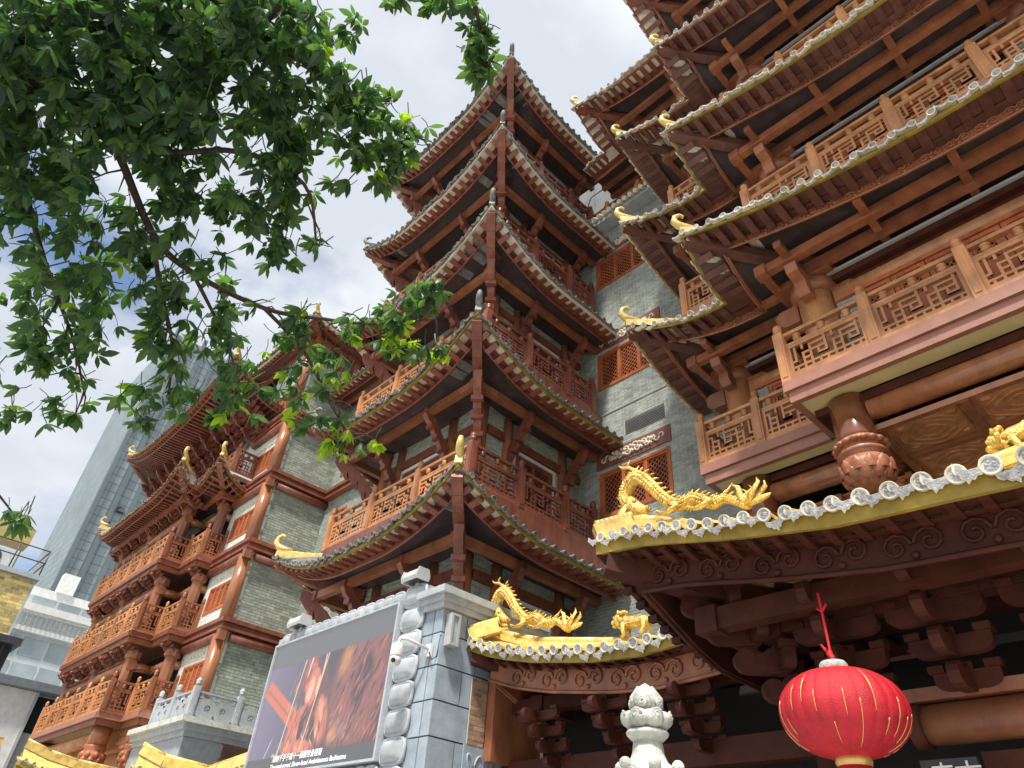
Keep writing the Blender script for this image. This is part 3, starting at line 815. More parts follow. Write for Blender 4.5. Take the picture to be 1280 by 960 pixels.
    if k < 3:
        x = -2.58
        while x < RX1-.7:
            if 1.0 < x+.62 and x < 2.95: x = 2.95
            window(H, (x, y1+.02, zb_+.05), X, -Y, .61, zt-zb_-.06, 1, LAT, 'panel', cell=.105, name='door'); x += .625
        for xx in (-5.36, -4.73, -4.1): window(H, (xx, y2+.02, zb_+.05), X, -Y, .61, zt-zb_-.06, 1, LAT, 'panel', cell=.105, name='door')
# level-1 balcony slab
def slab(zt, y0=10.4, y1=11.95, xl=-4.15, xs=-6.98, m=WP):
    b = MB()
    b.bx(xl, RX1, y0, y0+.12, zt-.22, zt); b.bx(xl-.0, xl+.12, y0+.12, y1, zt-.22, zt); b.bx(xs, xl, y1, y1+.12, zt-.22, zt); b.bx(xs, xs+.12, y1+.12, 13.95, zt-.22, zt)
    b.bx(xl+.06, RX1, y0+.06, y0+.18, zt-.46, zt-.23); b.bx(xl+.06, xl+.18, y0+.18, y1+.06, zt-.46, zt-.23); b.bx(xs+.06, xl+.06, y1+.06, y1+.18, zt-.46, zt-.23); b.bx(xs+.06, xs+.18, y1+.18, 13.95, zt-.46, zt-.23)
    part('slab_fascia', b, m, H)
    b = MB(); b.bx(xl+.12, RX1, y0+.18, 12.6, zt-.14, zt-.02); b.bx(xs+.12, xl+.12, y1+.18, 13.9, zt-.14, zt-.02); part('slab', b, WD, H)
    b = MB(); b.bx(xl+.18, RX1, y0+.18, y0+.56, zt-.44, zt-.4); b.bx(xl+.18, xl+.5, y0+.56, y1+.2, zt-.44, zt-.4)
    b.bx(xs+.18, xl+.18, y1+.18, y1+.5, zt-.44, zt-.4); b.bx(xs+.18, xs+.5, y1+.5, 13.9, zt-.44, zt-.4); part('cream_soffit', b, CRM, H)
slab(9.9)
for k, zf_ in enumerate(HF[:3]):
    m_ = WO; yy = 10.5; xx = -4.05
    n_ = 6
    balustrade(H, (xx, yy, zf_), (RX1-.1, yy, zf_), n_, m_, H=1.15)
    balustrade(H, (xx, yy, zf_), (xx, 12.05, zf_), 1, m_, H=1.15, end=(False, False))
    balustrade(H, (xx, 12.05, zf_), (-6.88, 12.05, zf_), 2, m_, H=1.15, end=(False, True))
    balustrade(H, (-6.88, 12.05, zf_), (-6.88, 13.85, zf_), 1, m_, H=1.15, end=(False, False))
    if k:
        b = MB(); b.bx(-4.15, RX1, 10.42, 10.58, HE[k-1]+.75, zf_); b.bx(-4.15, -3.99, 10.58, 12.13, HE[k-1]+.75, zf_); b.bx(-6.98, -4.15, 11.97, 12.13, HE[k-1]+.75, zf_); b.bx(-6.98, -6.82, 12.13, 13.95, HE[k-1]+.75, zf_)
        part('deck_fascia', b, WP, H)
        b = MB(); b.bx(-3.99, RX1, 10.58, 12.6, zf_-.1, zf_-.02); b.bx(-6.82, -3.99, 12.13, 13.7, zf_-.1, zf_-.02); part('deck', b, WD, H)
# porch ceiling: round edge beam, coffers, hanging lotus pillars
b = MB(); b.tube([(-3.0, 11.1, 9.1), (RX1, 11.1, 9.1)], .2, 18); b.tube([(-5.7, 12.65, 9.06), (-3.0, 12.65, 9.06)], .22, 18); b.tube([(-3.33, 11.4, 9.06), (-3.33, 14, 9.06)], .22, 18)
part('round_beam', b, COLM, H)
b = MB(); b.bx(-3.6, RX1, 10.98, 11.22, 9.28, 9.44); b.bx(-6.4, -3.6, 12.5, 12.75, 9.28, 9.44); b.bx(-3.9, -3.6, 10.98, 12.5, 9.3, 9.44); part('tie_beam', b, WDD, H)
cf = MB(); cw, cd = 1.36, 1.22
cf.bx(.05, cw-.05, .05, cd-.05, 0, .03)
cf.bx(.14, cw-.14, .14, cd-.14, -.03, 0)
for q in range(3):
    pts = [((cw/2)+(.16+.13*q)*math.cos(t*math.pi/12)*1.25, (cd/2)+(.16+.13*q)*math.sin(t*math.pi/12)*(1+.12*math.cos(4*t*math.pi/12)), -.035) for t in range(25)]
    cf.tube(pts, .02, 5, caps=False)
for sx in (-1, 1):
    for sy in (-1, 1): cf.ball((cw/2+sx*.42, cd/2+sy*.36, -.03), .07, 0, 8, 5, (1.4, 1, .5))
cfm = cf.mesh('coffer_panel', [mat('carved_panel_wood', (0.62, 0.28, 0.12), .4, .25, 5, .3, 40)])
rb = MB()
for i in range(7):
    for j in range(4):
        put('coffer_panel', cfm, H, loc=(-3.0+i*cw, 11.2+j*cd, 8.80))
for i in range(8): rb.bx(-3.0+i*cw-.06, -3.0+i*cw+.06, 11.2, 16.3, 8.70, 8.82)
for j in range(5): rb.bx(-3.0, RX1, 11.2+j*cd-.055, 11.2+j*cd+.055, 8.715, 8.825)
for i in range(2): put('coffer_panel', cfm, H, loc=(-5.9+i*cw, 12.95, 8.74))
for i in range(3): rb.bx(-5.9+i*cw-.06, -5.9+i*cw+.06, 12.9, 14.15, 8.63, 8.76)
part('ceiling_rib', rb, COLM, H)
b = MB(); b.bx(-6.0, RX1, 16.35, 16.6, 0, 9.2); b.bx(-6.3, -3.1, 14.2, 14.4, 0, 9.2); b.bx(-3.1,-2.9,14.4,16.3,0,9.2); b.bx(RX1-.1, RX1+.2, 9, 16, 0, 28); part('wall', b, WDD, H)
def lotus(x, y):
    b = MB(); r = .345
    b.lathe([(r, 9.42), (r, 8.62), (r*1.02, 8.55)], (x, y, 0), 28)
    p = part('hanging_pillar', b, mat('glossy_dark_column', (0.20, 0.065, 0.028), .16, .3, 3, .03, 20, coat=.5) if 'glossy_dark_column' not in bpy.data.materials else bpy.data.materials['glossy_dark_column'], H)
    b = MB()
    b.lathe([(r*1.0, 8.56), (r*1.2, 8.5), (r*1.24, 8.44), (r*1.06, 8.38), (r*.98, 8.36), (r*1.2, 8.3), (r*1.2, 8.24), (r*1.0, 8.2), (r*1.12, 8.14)], (x, y, 0), 28)
    prof = [(r*1.12, 8.15), (r*1.2, 8.02), (r*1.17, 7.88), (r*1.02, 7.74), (r*.74, 7.63), (r*.36, 7.57), (.01, 7.55)]
    b.lathe(prof, (x, y, 0), 28)
    zs_ = [p_[1] for p_ in prof][::-1]; rs_ = [p_[0] for p_ in prof][::-1]
    def petals(z0_, z1_, nn, ph, th_):
        for i in range(nn):
            t = 2*math.pi*(i+ph)/nn; g = []
            for v in (0, .2, .4, .6, .78, .9, 1.0):
                zz_ = z0_+(z1_-z0_)*v; R_ = float(np.interp(zz_, zs_, rs_)); hw = (math.pi/nn)*.97*(1-max(0, v-.35)**2*2.2)*(1 if v < 1 else .12)
                g.append([(x+(R_+th_*(1-.85*u*u)+.008)*math.cos(t+u*hw), y+(R_+th_*(1-.85*u*u)+.008)*math.sin(t+u*hw), zz_) for u in (-1, -.6, -.2, .2, .6, 1)])
            b.grid(g)
    petals(7.56, 7.80, 12, 0, .02); petals(7.70, 7.95, 12, .5, .03); petals(7.86, 8.12, 12, 0, .035)
    for i in range(18):
        t = 2*math.pi*i/18; b.ball((x+r*1.16*math.cos(t), y+r*1.16*math.sin(t), 8.44), .075, 0, 7, 5, (1, 1, .8))
    part('lotus_bud', b, mat('carved_lotus_wood', (0.40, 0.145, 0.07), .42, .3, 6, .3, 40) if 'carved_lotus_wood' not in bpy.data.materials else bpy.data.materials['carved_lotus_wood'], p)
lotus(-3.33, 11.1); lotus(-6.0, 12.6); lotus(2.1, 11.1)
# top roof
b = MB(); b.add([(FX+1.9, FY+2.5, 27.05), (RX1, FY+2.5, 27.05), (RX1, 20, 30.5), (-6, 20, 30.5), (SX+.8, SY+2.6, 27.05), (FX+1.9, SY+2.6, 27.05)], [(0,1,2,3,5),(5,3,4)])
part('roof', b, TG, H)

# ================================================================== SIDE HALL, left
S = thing('side_hall', 'grey brick hall with zigzag brown balconies and red cornices, left behind the leaves', 'building', (-32, 11.5, 0))
AX, AY, WY = -26.9, 10.25, 13.0
CZ = [9.95, 13.2, 16.5, 19.8]
wall(S, (AX, AY, 0), Y, X, WY-AY, 6.3, 24.3, (), bl=.34, bh=.115, mats=(BR, MOD), gap=.02)
wh = [(0.7, 2.0, 10.75, 12.0), (0.7, 2.0, 14.05, 15.4), (0.7, 2.0, 17.3, 18.6)]
wall(S, (AX, WY, 0), X, -Y, 10.0, 6.3, 21.7, wh, bl=.34, bh=.115, mats=(BR, MOD), gap=.02)
for h in wh: window(S, (AX+h[0], WY, h[2]), X, -Y, 1.3, h[3]-h[2], 2, LAT, 'grid')
fh = [(.6, 2.6, z, z+1.15) for z in (7.55, 10.75, 14.0, 17.2, 20.6)]
wall(S, (-30.4, AY, 0), X, -Y, 3.5, 6.3, 24.3, fh, bl=.4, bh=.14, mats=(PLA, PLA))
for h in fh:
    window(S, (-30.4+h[0], AY, h[2]), X, -Y, 2.0, 1.15, 4, LAT, 'grid')
    b = MB(); rs = random.Random(int(h[2]*10))
    for q in range(7):
        u = -30.4+h[0]+.1+q*.3
        b.tube([(u+.13*math.cos(t*.75), AY-.02, h[3]+.3+.1*(1-t/9)*math.sin(t*.75)) for t in range(8)], .028, 5)
    part('scroll_relief', b, WPN, S)
b = MB(); b.bx(-41, AX-.3, AY+.3, 20, 0, 24.2); b.bx(AX-.35, -17, WY+.3, 20, 0, 21.6); part('core', b, BLK, S)
def cornice(z, k):
    b = MB()
    for dz, h, o_ in ((0, .16, .34), (-.16, .14, .22), (-.30, .1, .3)):
        z0 = z+dz-h/2; z1 = z+dz+h/2-.003
        b.bx(-30.4, AX+o_, AY-o_, AY-.01, z0, z1); b.bx(AX+.01, AX+o_, AY-.01, WY-.01, z0, z1); b.bx(AX+o_, -17.0, WY-o_, WY-.01, z0, z1)
    b.tube([(-30.3, AY-.12, z-.55), (AX-.2, AY-.12, z-.55)], .17, 12); b.tube([(AX+.1, AY+.2, z-.55), (AX+.1, WY, z-.55)], .17, 12)
    part('cornice', b, WR, S)
    b = MB(); b.bx(AX-.02, AX+.28, AY-.3, AY+.0, z-.75, z-.32); part('capital', b, WB, S)
for k, z in enumerate(CZ): cornice(z, k)
for z0, z1 in ((6.3, 9.4), (10.05, 12.6), (13.3, 15.9), (16.6, 19.2), (19.9, 24.2)):
    b = MB(); b.lathe([(.25, z0), (.25, z1)], (AX-.06, AY-.1, 0), 16); part('column', b, COLM, S)
# zigzag balconies
BZ = [6.95, 10.05, 13.2]
bp = [(-30.05, AY), (-30.05, 9.3), (-31.85, 9.3), (-31.85, 8.35), (-41.0, 8.35), (-41.0, AY)]
def zig(z0, z1, off, mat_, name, wd=.12):
    b = MB(); q = [(x+off*(1 if i in (0,1,2,3) else -1), y-(off if i not in (0, 5) else 0)) for i, (x, y) in enumerate(bp)]
    for i in range(5): b.beam((*q[i], (z0+z1)/2), (*q[i+1], (z0+z1)/2), wd, z1-z0)
    return part(name, b, mat_, S)
def dougong(sz=1.0, m=WR, name='bracket_set'):
    b = MB()
    for k in range(3):
        y = -.18*k*sz; z = .2*k*sz
        b.prism([(-.42*sz-.06*k*sz, .16*sz), (-.38*sz, .02*sz), (-.2*sz, -.04*sz), (.2*sz, -.04*sz), (.38*sz, .02*sz), (.42*sz+.06*k*sz, .16*sz)], (0, y, z), X, Z, Y, .11*sz)
        for sx in (-1, 0, 1): b.bx(sx*.36*sz-.08*sz, sx*.36*sz+.08*sz, y-.085*sz, y+.085*sz, z+.163*sz, z+.25*sz)
        b.prism([(0, .16*sz), (0, -.04*sz), (.22*sz, -.05*sz), (.36*sz, .02*sz), (.42*sz, .16*sz)], (0, y, z), -Y, Z, X, .12*sz)
    b.ball((0, -.55*sz, .35*sz), .13*sz, 0, 8, 6)
    return b.mesh(name, [m])
dgm = dougong(1.0)
for k, z in enumerate(BZ):
    zig(z-.2, z, .0, WP if k == 0 else WR, 'slab_fascia', .14); zig(z-.42, z-.21, -.1, WB, 'slab_edge', .14)
    b = MB(); b.bx(-40.9, -31.95, 8.45, 11.4, z-.16, z-.03); b.bx(-31.95, -30.15, 9.4, 11.4, z-.16, z-.03); part('slab', b, CRM if k == 0 else WD, S)
    A = [(-30.05, AY-.05, z), (-30.05, 9.35, z), (-31.8, 9.35, z), (-31.8, 8.42, z), (-40.95, 8.42, z)]
    balustrade(S, A[0], A[1], 1, WB, H=1.2, wd=.16, end=(True, True)); balustrade(S, A[1], A[2], 1, WO, H=1.2, wd=.16, end=(False, True))  # rails facing sideways in darker wood, front ones paler: sun's fall put into colour
    balustrade(S, A[2], A[3], 1, WB, H=1.2, wd=.16, end=(False, True)); balustrade(S, A[3], A[4], 6, WO, H=1.2, wd=.16, end=(False, True))
    zt = (BZ[k+1]-.42) if k < 2 else 16.2
    for cx, cy in ((-30.5, 9.85), (-32.35, 8.95), (-36.6, 8.95), (-40.6, 8.95)):
        b = MB(); b.lathe([(.24, z), (.24, zt-.55), (.33, zt-.5), (.34, zt-.25), (.26, zt-.2)], (cx, cy, 0), 8, sm=False); part('column', b, WB, S)
        put('bracket_set', dgm, S, loc=(cx, cy-.1, zt-.35), scale=(.8, .8, .55))
    b = MB(); b.tube([(-32.1, 8.95, zt-.75), (-40.4, 8.95, zt-.75)], .2, 12); b.tube([(-30.7, 9.85, zt-.75), (-32.4, 9.85, zt-.75)], .18, 12); b.tube([(-32.35, 8.95, zt-.75), (-32.35, 9.9, zt-.75)], .18, 12)
    b.tube([(-30.5, 9.85, zt-.75), (-30.5, 10.6, zt-.75)], .18, 12)
    b.bx(-40.6, -32.2, 8.86, 9.04, zt-.52, zt-.4)
    part('round_beam', b, COLM, S)
    for i in range(6): put('bracket_set', dgm, S, loc=(-33.4-i*1.3, 8.75, zt-.42), scale=(.75, .75, .55))
    b = MB(); b.bx(-41, -30.5, 11.3, 11.6, z, zt); part('back_wall', b, WDD, S)
# third-floor eave, zigzag as the balconies below
tile_s = tile_mesh(.30, WTS, WTS, WTS, False)
ev = eave(S, [(-28.9, AY), (-28.9, 8.4), (-30.75, 8.4), (-30.75, 7.4), (-42.0, 7.4), (-42.0, AY)], ['end', 'tip', 'in', 'tip', 'tip', 'end'], 16.15, 1.1, .9, 1.7, .6, .30, tile_s,
     vis=[True, True, True, True, False], wood=WR, board=WB, pale=False, insoff=WDK, D=2.6, purl=(.9,), ridge=YT, rafter=True, raft_s=1.5, raft_w=.1, sv=.3, hv=.16)
for i in range(9): put('bracket_set', dgm, S, loc=(-31.4-i*1.25, 8.95, 15.75), scale=(.8, .9, .7))
b = MB(); b.bx(-30.75, -28.9, 9.2, AY, 16.55, 16.75); b.bx(-42, -30.75, 8.3, AY, 16.55, 16.75); part('deck', b, WD, S)
balustrade(S, (-29.3, AY, 17.0), (-29.3, 9.2, 17.0), 1, WR, H=1.25, end=(False, True)); balustrade(S, (-29.3, 9.2, 17.0), (-41.2, 9.2, 17.0), 7, WO, H=1.25, end=(False, True))  # side rail darker, front rail paler: light and shade set by wood colour
b = MB(); b.bx(-41.2, -29.2, 9.1, AY, 16.76, 16.99); b.bx(-41.5, -30.4, AY-.02, AY+.28, 16.3, 22); part('wall', b, PLA, S)
for i in range(5): window(S, (-32.6-i*1.9, AY-.05, 17.4), X, -Y, 1.3, 1.7, 2, LAT, 'grid')
ev = eave(S, [(-28.3, AY), (-28.3, 7.2), (-42.5, 7.2), (-42.5, AY)], ['end', 'tip', 'tip', 'end'], 20.6, 1.5, 2.6, 2.9, .5, .3, tile_s,
     vis=[True, True, False], wood=WR, board=WB, pale=False, insoff=WDK, D=6.0, purl=(1.8,), ridge=YT, raft_s=1.5, raft_w=.11, sv=.25, hv=.12)
for i in range(12):
    put('bracket_set', dgm, S, loc=(-29.2-i*1.15, 9.4, 20.0), scale=(.95, 1.3, 1.1)); put('bracket_set', dgm, S, loc=(-29.2-i*1.15, 9.9, 19.55), scale=(.95, 1.0, 1.0))
tile_r = tile_s
eave(S, [(-25.6, 14.4), (-25.6, 9.3), (-33.5, 9.3), (-33.5, AY)], ['end', 'tip', 'tip', 'end'], 24.2, .45, 2.4, 1.6, .55, .34, tile_r, vis=[True, True, False], wood=WR, board=TC, pale=True,
     D=3.5, purl=(.9,), ridge=YT, sv=.3, hv=.16)
b = MB(); b.add([(-27.9, 14.4, 25.45), (-27.9, 11.6, 25.45), (-33, 11.6, 25.45), (-33, 14.4, 25.45), (-30.5, 14.4, 26.6), (-30.5, 13, 26.6)], [(0,1,5,4),(1,2,5),(2,3,4,5)]); part('roof', b, TG, S)
eave(S, [(-16.5, 11.7), (-26.85, 11.7)], ['end', 'end'], 21.5, 0, 1.4, 1.3, .55, .36, tile_t, wood=WD, board=YB, pale=True, purl=(.85,), sv=.4)
b = MB()
for i in range(3): b.bx(AX, AX+.5, 10.6+i*.9, 10.9+i*.9, 23.2, 24.3)
part('bracket_block', b, WR, S)
# lotus pillars under the lowest balcony
def small_lotus(x, y, zt):
    b = MB(); r = .36
    b.lathe([(r, zt), (r, zt-.75)], (x, y, 0), 18); p = part('hanging_pillar', b, COLM, S)
    b = MB(); b.lathe([(r*1.1, zt-.7), (r*1.15, zt-.78), (r, zt-.86), (r*1.18, zt-.95), (r*1.2, zt-1.2), (r*1.0, zt-1.42), (r*.5, zt-1.56), (.01, zt-1.6)], (x, y, 0), 18)
    for row in range(3):
        for i in range(9):
            t = 2*math.pi*(i+.5*(row % 2))/9; rr = (1.08, 1.05, .8)[row]*r
            b.ball((x+rr*math.cos(t), y+rr*math.sin(t), zt-1.05-row*.18), .12, 0, 6, 5, (1, 1, 1.2))
    part('lotus_bud', b, bpy.data.materials['carved_lotus_wood'], p)
small_lotus(-30.65, 9.75, 6.6); small_lotus(-32.5, 8.9, 6.6); small_lotus(-40.4, 8.9, 6.6)
b = MB(); b.bx(-41, -30.3, 9.6, 9.9, 5.9, 6.55); b.tube([(-32.5, 8.9, 6.2), (-41, 8.9, 6.2)], .25, 12); b.tube([(-30.65, 9.75, 6.2), (-32.5, 9.75, 6.2)], .22, 12)
b.bx(-41, -30.0, 10.2, 10.6, 0, 6.5); part('under_beam', b, WO, S)

# stone terrace block with its pierced balustrade
TB = thing('stone_terrace', 'grey stone terrace block with cornice and white pierced balustrade below the brick hall', 'terrace', (-27.5, 11.4, 0))
b = MB(); b.bx(-30.2, -25.6, 9.5, 12.95, 0, 5.72); part('base', b, ST, TB)
b = MB(); b.bx(-30.2, -25.55, 9.45, 12.95, 5.73, 5.9); b.bx(-30.2, -25.42, 9.32, 12.95, 5.9, 6.1); part('cornice', b, ST, TB)
b = MB(); b.bx(-30.2, -25.25, 9.15, 12.95, 6.103, 6.28); part('coping', b, STW, TB)
b = MB()
for i in range(7): b.beam((-25.57, 10.9, 5.3+i*.055), (-25.57, 12.1, 5.3+i*.055), .06, .02)
b.bx(-25.6, -25.55, 10.85, 12.15, 5.24, 5.28); b.bx(-25.6, -25.55, 10.85, 12.15, 5.68, 5.72); part('vent_louver', b, WB, TB)
def plate(L_, H_, t=.1):
    b = MB(); cx = [L_*.3, L_*.7]
    for j, c in enumerate(cx):
        x0, x1 = (0, L_/2) if j == 0 else (L_/2, L_); hz = H_*.4; r = .11; n_ = 12
        hole = [(c+r*math.cos(2*math.pi*k/n_), hz+r*math.sin(2*math.pi*k/n_)) for k in range(n_)]
        outr = []
        for k in range(n_):
            a = 2*math.pi*k/n_; dx_, dz_ = math.cos(a), math.sin(a)
            tx = ((x1-c) if dx_ > 0 else (c-x0))/max(1e-6, abs(dx_)); tz = ((H_*.72-hz) if dz_ > 0 else hz)/max(1e-6, abs(dz_))
            q = min(tx, tz); outr.append((c+dx_*q, hz+dz_*q))
        for y in (-t/2, t/2):
            b.add([(u, y, v) for u, v in hole+outr], [(k, (k+1) % n_, n_+(k+1) % n_, n_+k) for k in range(n_)])
        b.add([(u, y, v) for y in (-t/2, t/2) for u, v in hole], [(k, (k+1) % n_, n_+(k+1) % n_, n_+k) for k in range(n_)])
        for q in range(3): b.ball((c+.05*math.cos(q*2.1), 0, hz+.05*math.sin(q*2.1)), .045, 0, 6, 4)
    b.bx(0, L_, -t/2, t/2, H_*.722, H_*.76); b.bx(0, L_, -t*.7, t*.7, H_*.92, H_)
    for q in (.1, .5, .9): b.prism([(-.1, 0), (-.04, .05), (-.06, H_*.16), (.06, H_*.16), (.04, .05), (.1, 0)], (L_*q, 0, H_*.76), X, Z, Y, t)
    return b.mesh('stone_panel', [ST])
pl = plate(1.38, .82)
sp = post_mesh(.95, .2, ST)
for i in range(3): put('post', sp, TB, loc=(-25.5-i*1.6, 9.4, 6.285))
for i in range(2): put('stone_panel', pl, TB, mtx=frame((-27.0+.01-i*1.6+.0, 9.4, 6.29), X, Y, Z))
for i in range(1, 3): put('post', sp, TB, loc=(-25.5, 9.4+i*1.6, 6.285))
for i in range(2): put('stone_panel', pl, TB, mtx=frame((-25.5, 9.51+i*1.6, 6.29), Y, -X, Z))

# ================================================================== yellow cap roofs at the lower left
def cap_roof(label, pts, half, drop, name='wall_roof'):
    """ridge polyline with tile rolls falling to both sides and a low wall below"""
    c = Vector(pts[0]); t = thing(name, label, 'tiled roof', (c.x, c.y, 0))
    b = MB(); wb_ = MB(); tm = []
    for i in range(len(pts)-1):
        p = Vector(pts[i]); q = Vector(pts[i+1]); d = (q-p); L_ = Vector((d.x, d.y, 0)).length; dn = Vector((d.x, d.y, 0)).normalized(); nn = Vector((-dn.y, dn.x, 0))
        for sg in (-1, 1):
            b.add([p+Z*-.1, q+Z*-.1, q+nn*sg*half-Z*drop, p+nn*sg*half-Z*drop], [(0,1,2,3)])
            b.add([p+nn*sg*half-Z*drop, q+nn*sg*half-Z*drop, q+nn*sg*(half-.04)-Z*(drop+.14), p+nn*sg*(half-.04)-Z*(drop+.14)], [(0,1,2,3)], 1)
        a = .12
        while a < L_:
            o_ = p+d*(a/L_)
            for sg in (-1, 1):
                tx = -nn*sg*half+Z*(drop-.1); e = o_+nn*sg*half-Z*(drop-.03)
                tm.append((e, tx, tx.cross(Z).normalized()*-1))
            a += .27
        wb_.beam(p-Z*(drop+1.6), q-Z*(drop+1.6), half*1.2, 3.0)
    dk = part('roof', b, [YT, YB], t)
    rb_ = MB(); N = len(pts)
    for i in range(N-1): rb_.beam(Vector(pts[i])+Z*.03, Vector(pts[i+1])+Z*.03, .14, .22); rb_.tube([Vector(pts[i])+Z*.16, Vector(pts[i+1])+Z*.16], .055, 8)
    part('ridge', rb_, YT, dk); part('wall', wb_, STB, t)
    for e, tx, ty in tm: put('roof_tile', tile_y, dk, mtx=frame(e, tx, ty, Z))
    return t
tile_y = tile_mesh(.27, YT, TD, TC, False)
cap_roof('curved yellow tiled wall roof below the stone terrace, beside the screen', [(-20.7, 6.75, 4.42), (-20.5, 7.3, 4.22), (-20.3, 8.45, 4.12), (-17.2, 8.6, 4.42)], .5, .42)
cap_roof('yellow tiled roof with long sagging ridge, in the bottom left corner', [(-30.1, 6.1, 5.25), (-30.0, 6.9, 5.02), (-29.9, 7.8, 4.88), (-29.8, 9.2, 4.8), (-29.0, 10.6, 4.85)], .8, .5)
cap_roof('flat yellow tiled roof at the left edge under the white building', [(-33, .5, 5.5), (-33, 5.9, 5.5)], .8, .6)

# ================================================================== STONE SCREEN WALL
W_ = thing('stone_screen_wall', 'blue grey stone pier wall with carved lotus petal border round the video screen', 'stone wall', (-12, 8, 0))
b = MB(); b.bx(-15.0, -9.42, 7.12, 9.4, 0, 5.7); part('core', b, STB, W_)
blk = {}
def block(x0, x1, y0, y1, z0, z1):
    key = tuple(round(v, 3) for v in (x1-x0, y1-y0, z1-z0))
    if key not in blk:
        m_ = MB(); a, c, d = key; g_ = .012
        m_.bx(g_, a-g_, g_, c-g_, g_, d-g_); blk[key] = m_.mesh('stone_block', [STB])
    put('stone_block', blk[key], W_, loc=(x0, y0, z0))
z = .1
row = 0
while z < 5.6:
    h = min(.52, 5.7-z)
    y = 7.0; off = .82 if row % 2 else .55
    ys = [7.0, 7.0+off, 7.0+off+.8, 9.4]
    for a, c in zip(ys, ys[1:]): block(-9.44, -9.2, a, c, z, z+h)
    block(-9.78, -9.44, 7.0, 7.24, z, z+h)
    z += h; row += 1
b = MB()
for z0, z1, o_ in ((5.7, 5.8, .05), (5.8, 5.9, .11), (5.9, 6.02, .18)): b.bx(-9.78, -9.2+o_, 7.0-o_, 9.4, z0, z1-.002)
part('cornice', b, ST, W_)
# lotus petals: each a bulge inside a raised lip
def petal(wd, ht, dp):
    b = MB(); N = 10; K = 14; g = []
    for i in range(N+1):
        row = []
        for k in range(K+1):
            u = -1+2*k/K; v = -1+2*i/N
            e = max(0, 1-abs(u)**3.2)*max(0, 1-abs(v)**3.2)
            row.append((u*wd/2, -dp*e**.6, v*ht/2))
        g.append(row)
    b.grid(g)
    lip = [(wd*.53*math.copysign(abs(math.cos(t))**.55, math.cos(t)), -.03, ht*.52*math.copysign(abs(math.sin(t))**.55, math.sin(t))) for t in [2*math.pi*k/24 for k in range(25)]]
    b.tube(lip, .034, 6, 0, caps=False)
    return b.mesh('lotus_petal', [ST])
pm1 = petal(.56, .35, .15)
for i in range(11): put('lotus_petal', pm1, W_, loc=(-10.02, 7.0, 1.92+i*.415))
pm2 = petal(.29, .22, .1)
for i in range(14): put('lotus_petal', pm2, W_, loc=(-10.5-i*.315, 6.98, 6.1))
for i in range(14): put('lotus_petal', pm2, W_, loc=(-10.5-i*.315, 6.98, 3.28))
b = MB(); b.bx(-10.33, -9.72, 7.02, 7.3, 0, 6.22); b.bx(-15.05, -10.3, 7.0, 7.3, 6.0, 6.22); b.bx(-15.0, -10.3, 7.0, 7.2, 0, 3.4); part('border', b, ST, W_)
b = MB(); b.bx(-9.195, -9.17, 7.7, 8.9, 3.0, 3.75)
for q in range(7):
    b.tube([(-9.165, 7.85+q*.15+.07*math.cos(t), 3.4+.22*math.sin(t*.7+q)) for t in [k*.7 for k in range(9)]], .02, 5)
part('carved_relief', b, STB, W_)

# video screen
SC_ = thing('video_screen', 'outdoor video screen showing an orange statue picture above a white caption', 'screen', (-12.6, 6.9, 3.5))
x0, x1, z0, z1 = -14.82, -10.38, 3.50, 5.98
b = MB(); b.bx(x0-.04, x0, 6.86, 7.0, z0-.04, z1+.04); b.bx(x1, x1+.05, 6.86, 7.0, z0-.04, z1+.04); b.bx(x0, x1, 6.86, 7.0, z0-.04, z0); b.bx(x0, x1, 6.86, 7.0, z1, z1+.04); part('frame', b, ST, SC_)
b = MB(); b.bx(x0-.02, x0, 6.855, 6.9, z0, z1)
NW, NH = 333, 186
g = [[(x0+(x1-x0)*i/NW, 6.9, z1+(z0-z1)*j/NH) for i in range(NW+1)] for j in range(NH+1)]
b = MB(); b.grid(g, 0, False)
sm = bpy.data.materials.new('screen_picture'); sm.use_nodes = True
n_ = sm.node_tree.nodes; bs = n_['Principled BSDF']; at_ = n_.new('ShaderNodeVertexColor'); at_.layer_name = 'picture'
bs.inputs['Base Color'].default_value = (.02, .02, .022, 1); bs.inputs['Roughness'].default_value = .35
sm.node_tree.links.new(at_.outputs['Color'], bs.inputs['Emission Color']); bs.inputs['Emission Strength'].default_value = .62
me = bpy.data.meshes.new('picture'); me.from_pydata(b.v, [], b.f); me.materials.append(sm)
U_, V_ = np.meshgrid(np.linspace(0, 1, NW+1), np.linspace(0, 1, NH+1)); U_ = U_*1.79
rng = np.random.default_rng(3)
def fbm(s, sx=1.0, sy=1.0, seed=0):
    o_ = np.zeros_like(U_); a = 1
    for k in range(4):
        r_ = np.random.default_rng(seed+k); ph = r_.uniform(0, 6.28, 6); an = r_.uniform(0, 6.28, 6)
        for p_, q_ in zip(ph, an): o_ += a*np.sin(s*(2**k)*(U_*sx*math.cos(q_)+V_*sy*math.sin(q_))+p_)
        a *= .55
    return o_/6
img = np.zeros((NH+1, NW+1, 3)); img[:] = (.055, .05, .06)
gl = np.clip(1-U_/1.1, 0, 1)[..., None]
img = img*(1-gl)+np.array([.20, .17, .25])*gl
def over(mask, colr, soft=None):
    global img
    m_ = np.clip(mask, 0, 1)[..., None]; img = img*(1-m_)+np.asarray(colr)*m_
def ell(cx, cy, rx, ry, ang=0, s=.12):
    c, d = math.cos(ang), math.sin(ang); x = (U_-cx)*c+(V_-cy)*d; y = -(U_-cx)*d+(V_-cy)*c
    return np.clip((1-np.sqrt((x/rx)**2+(y/ry)**2))/s, 0, 1)
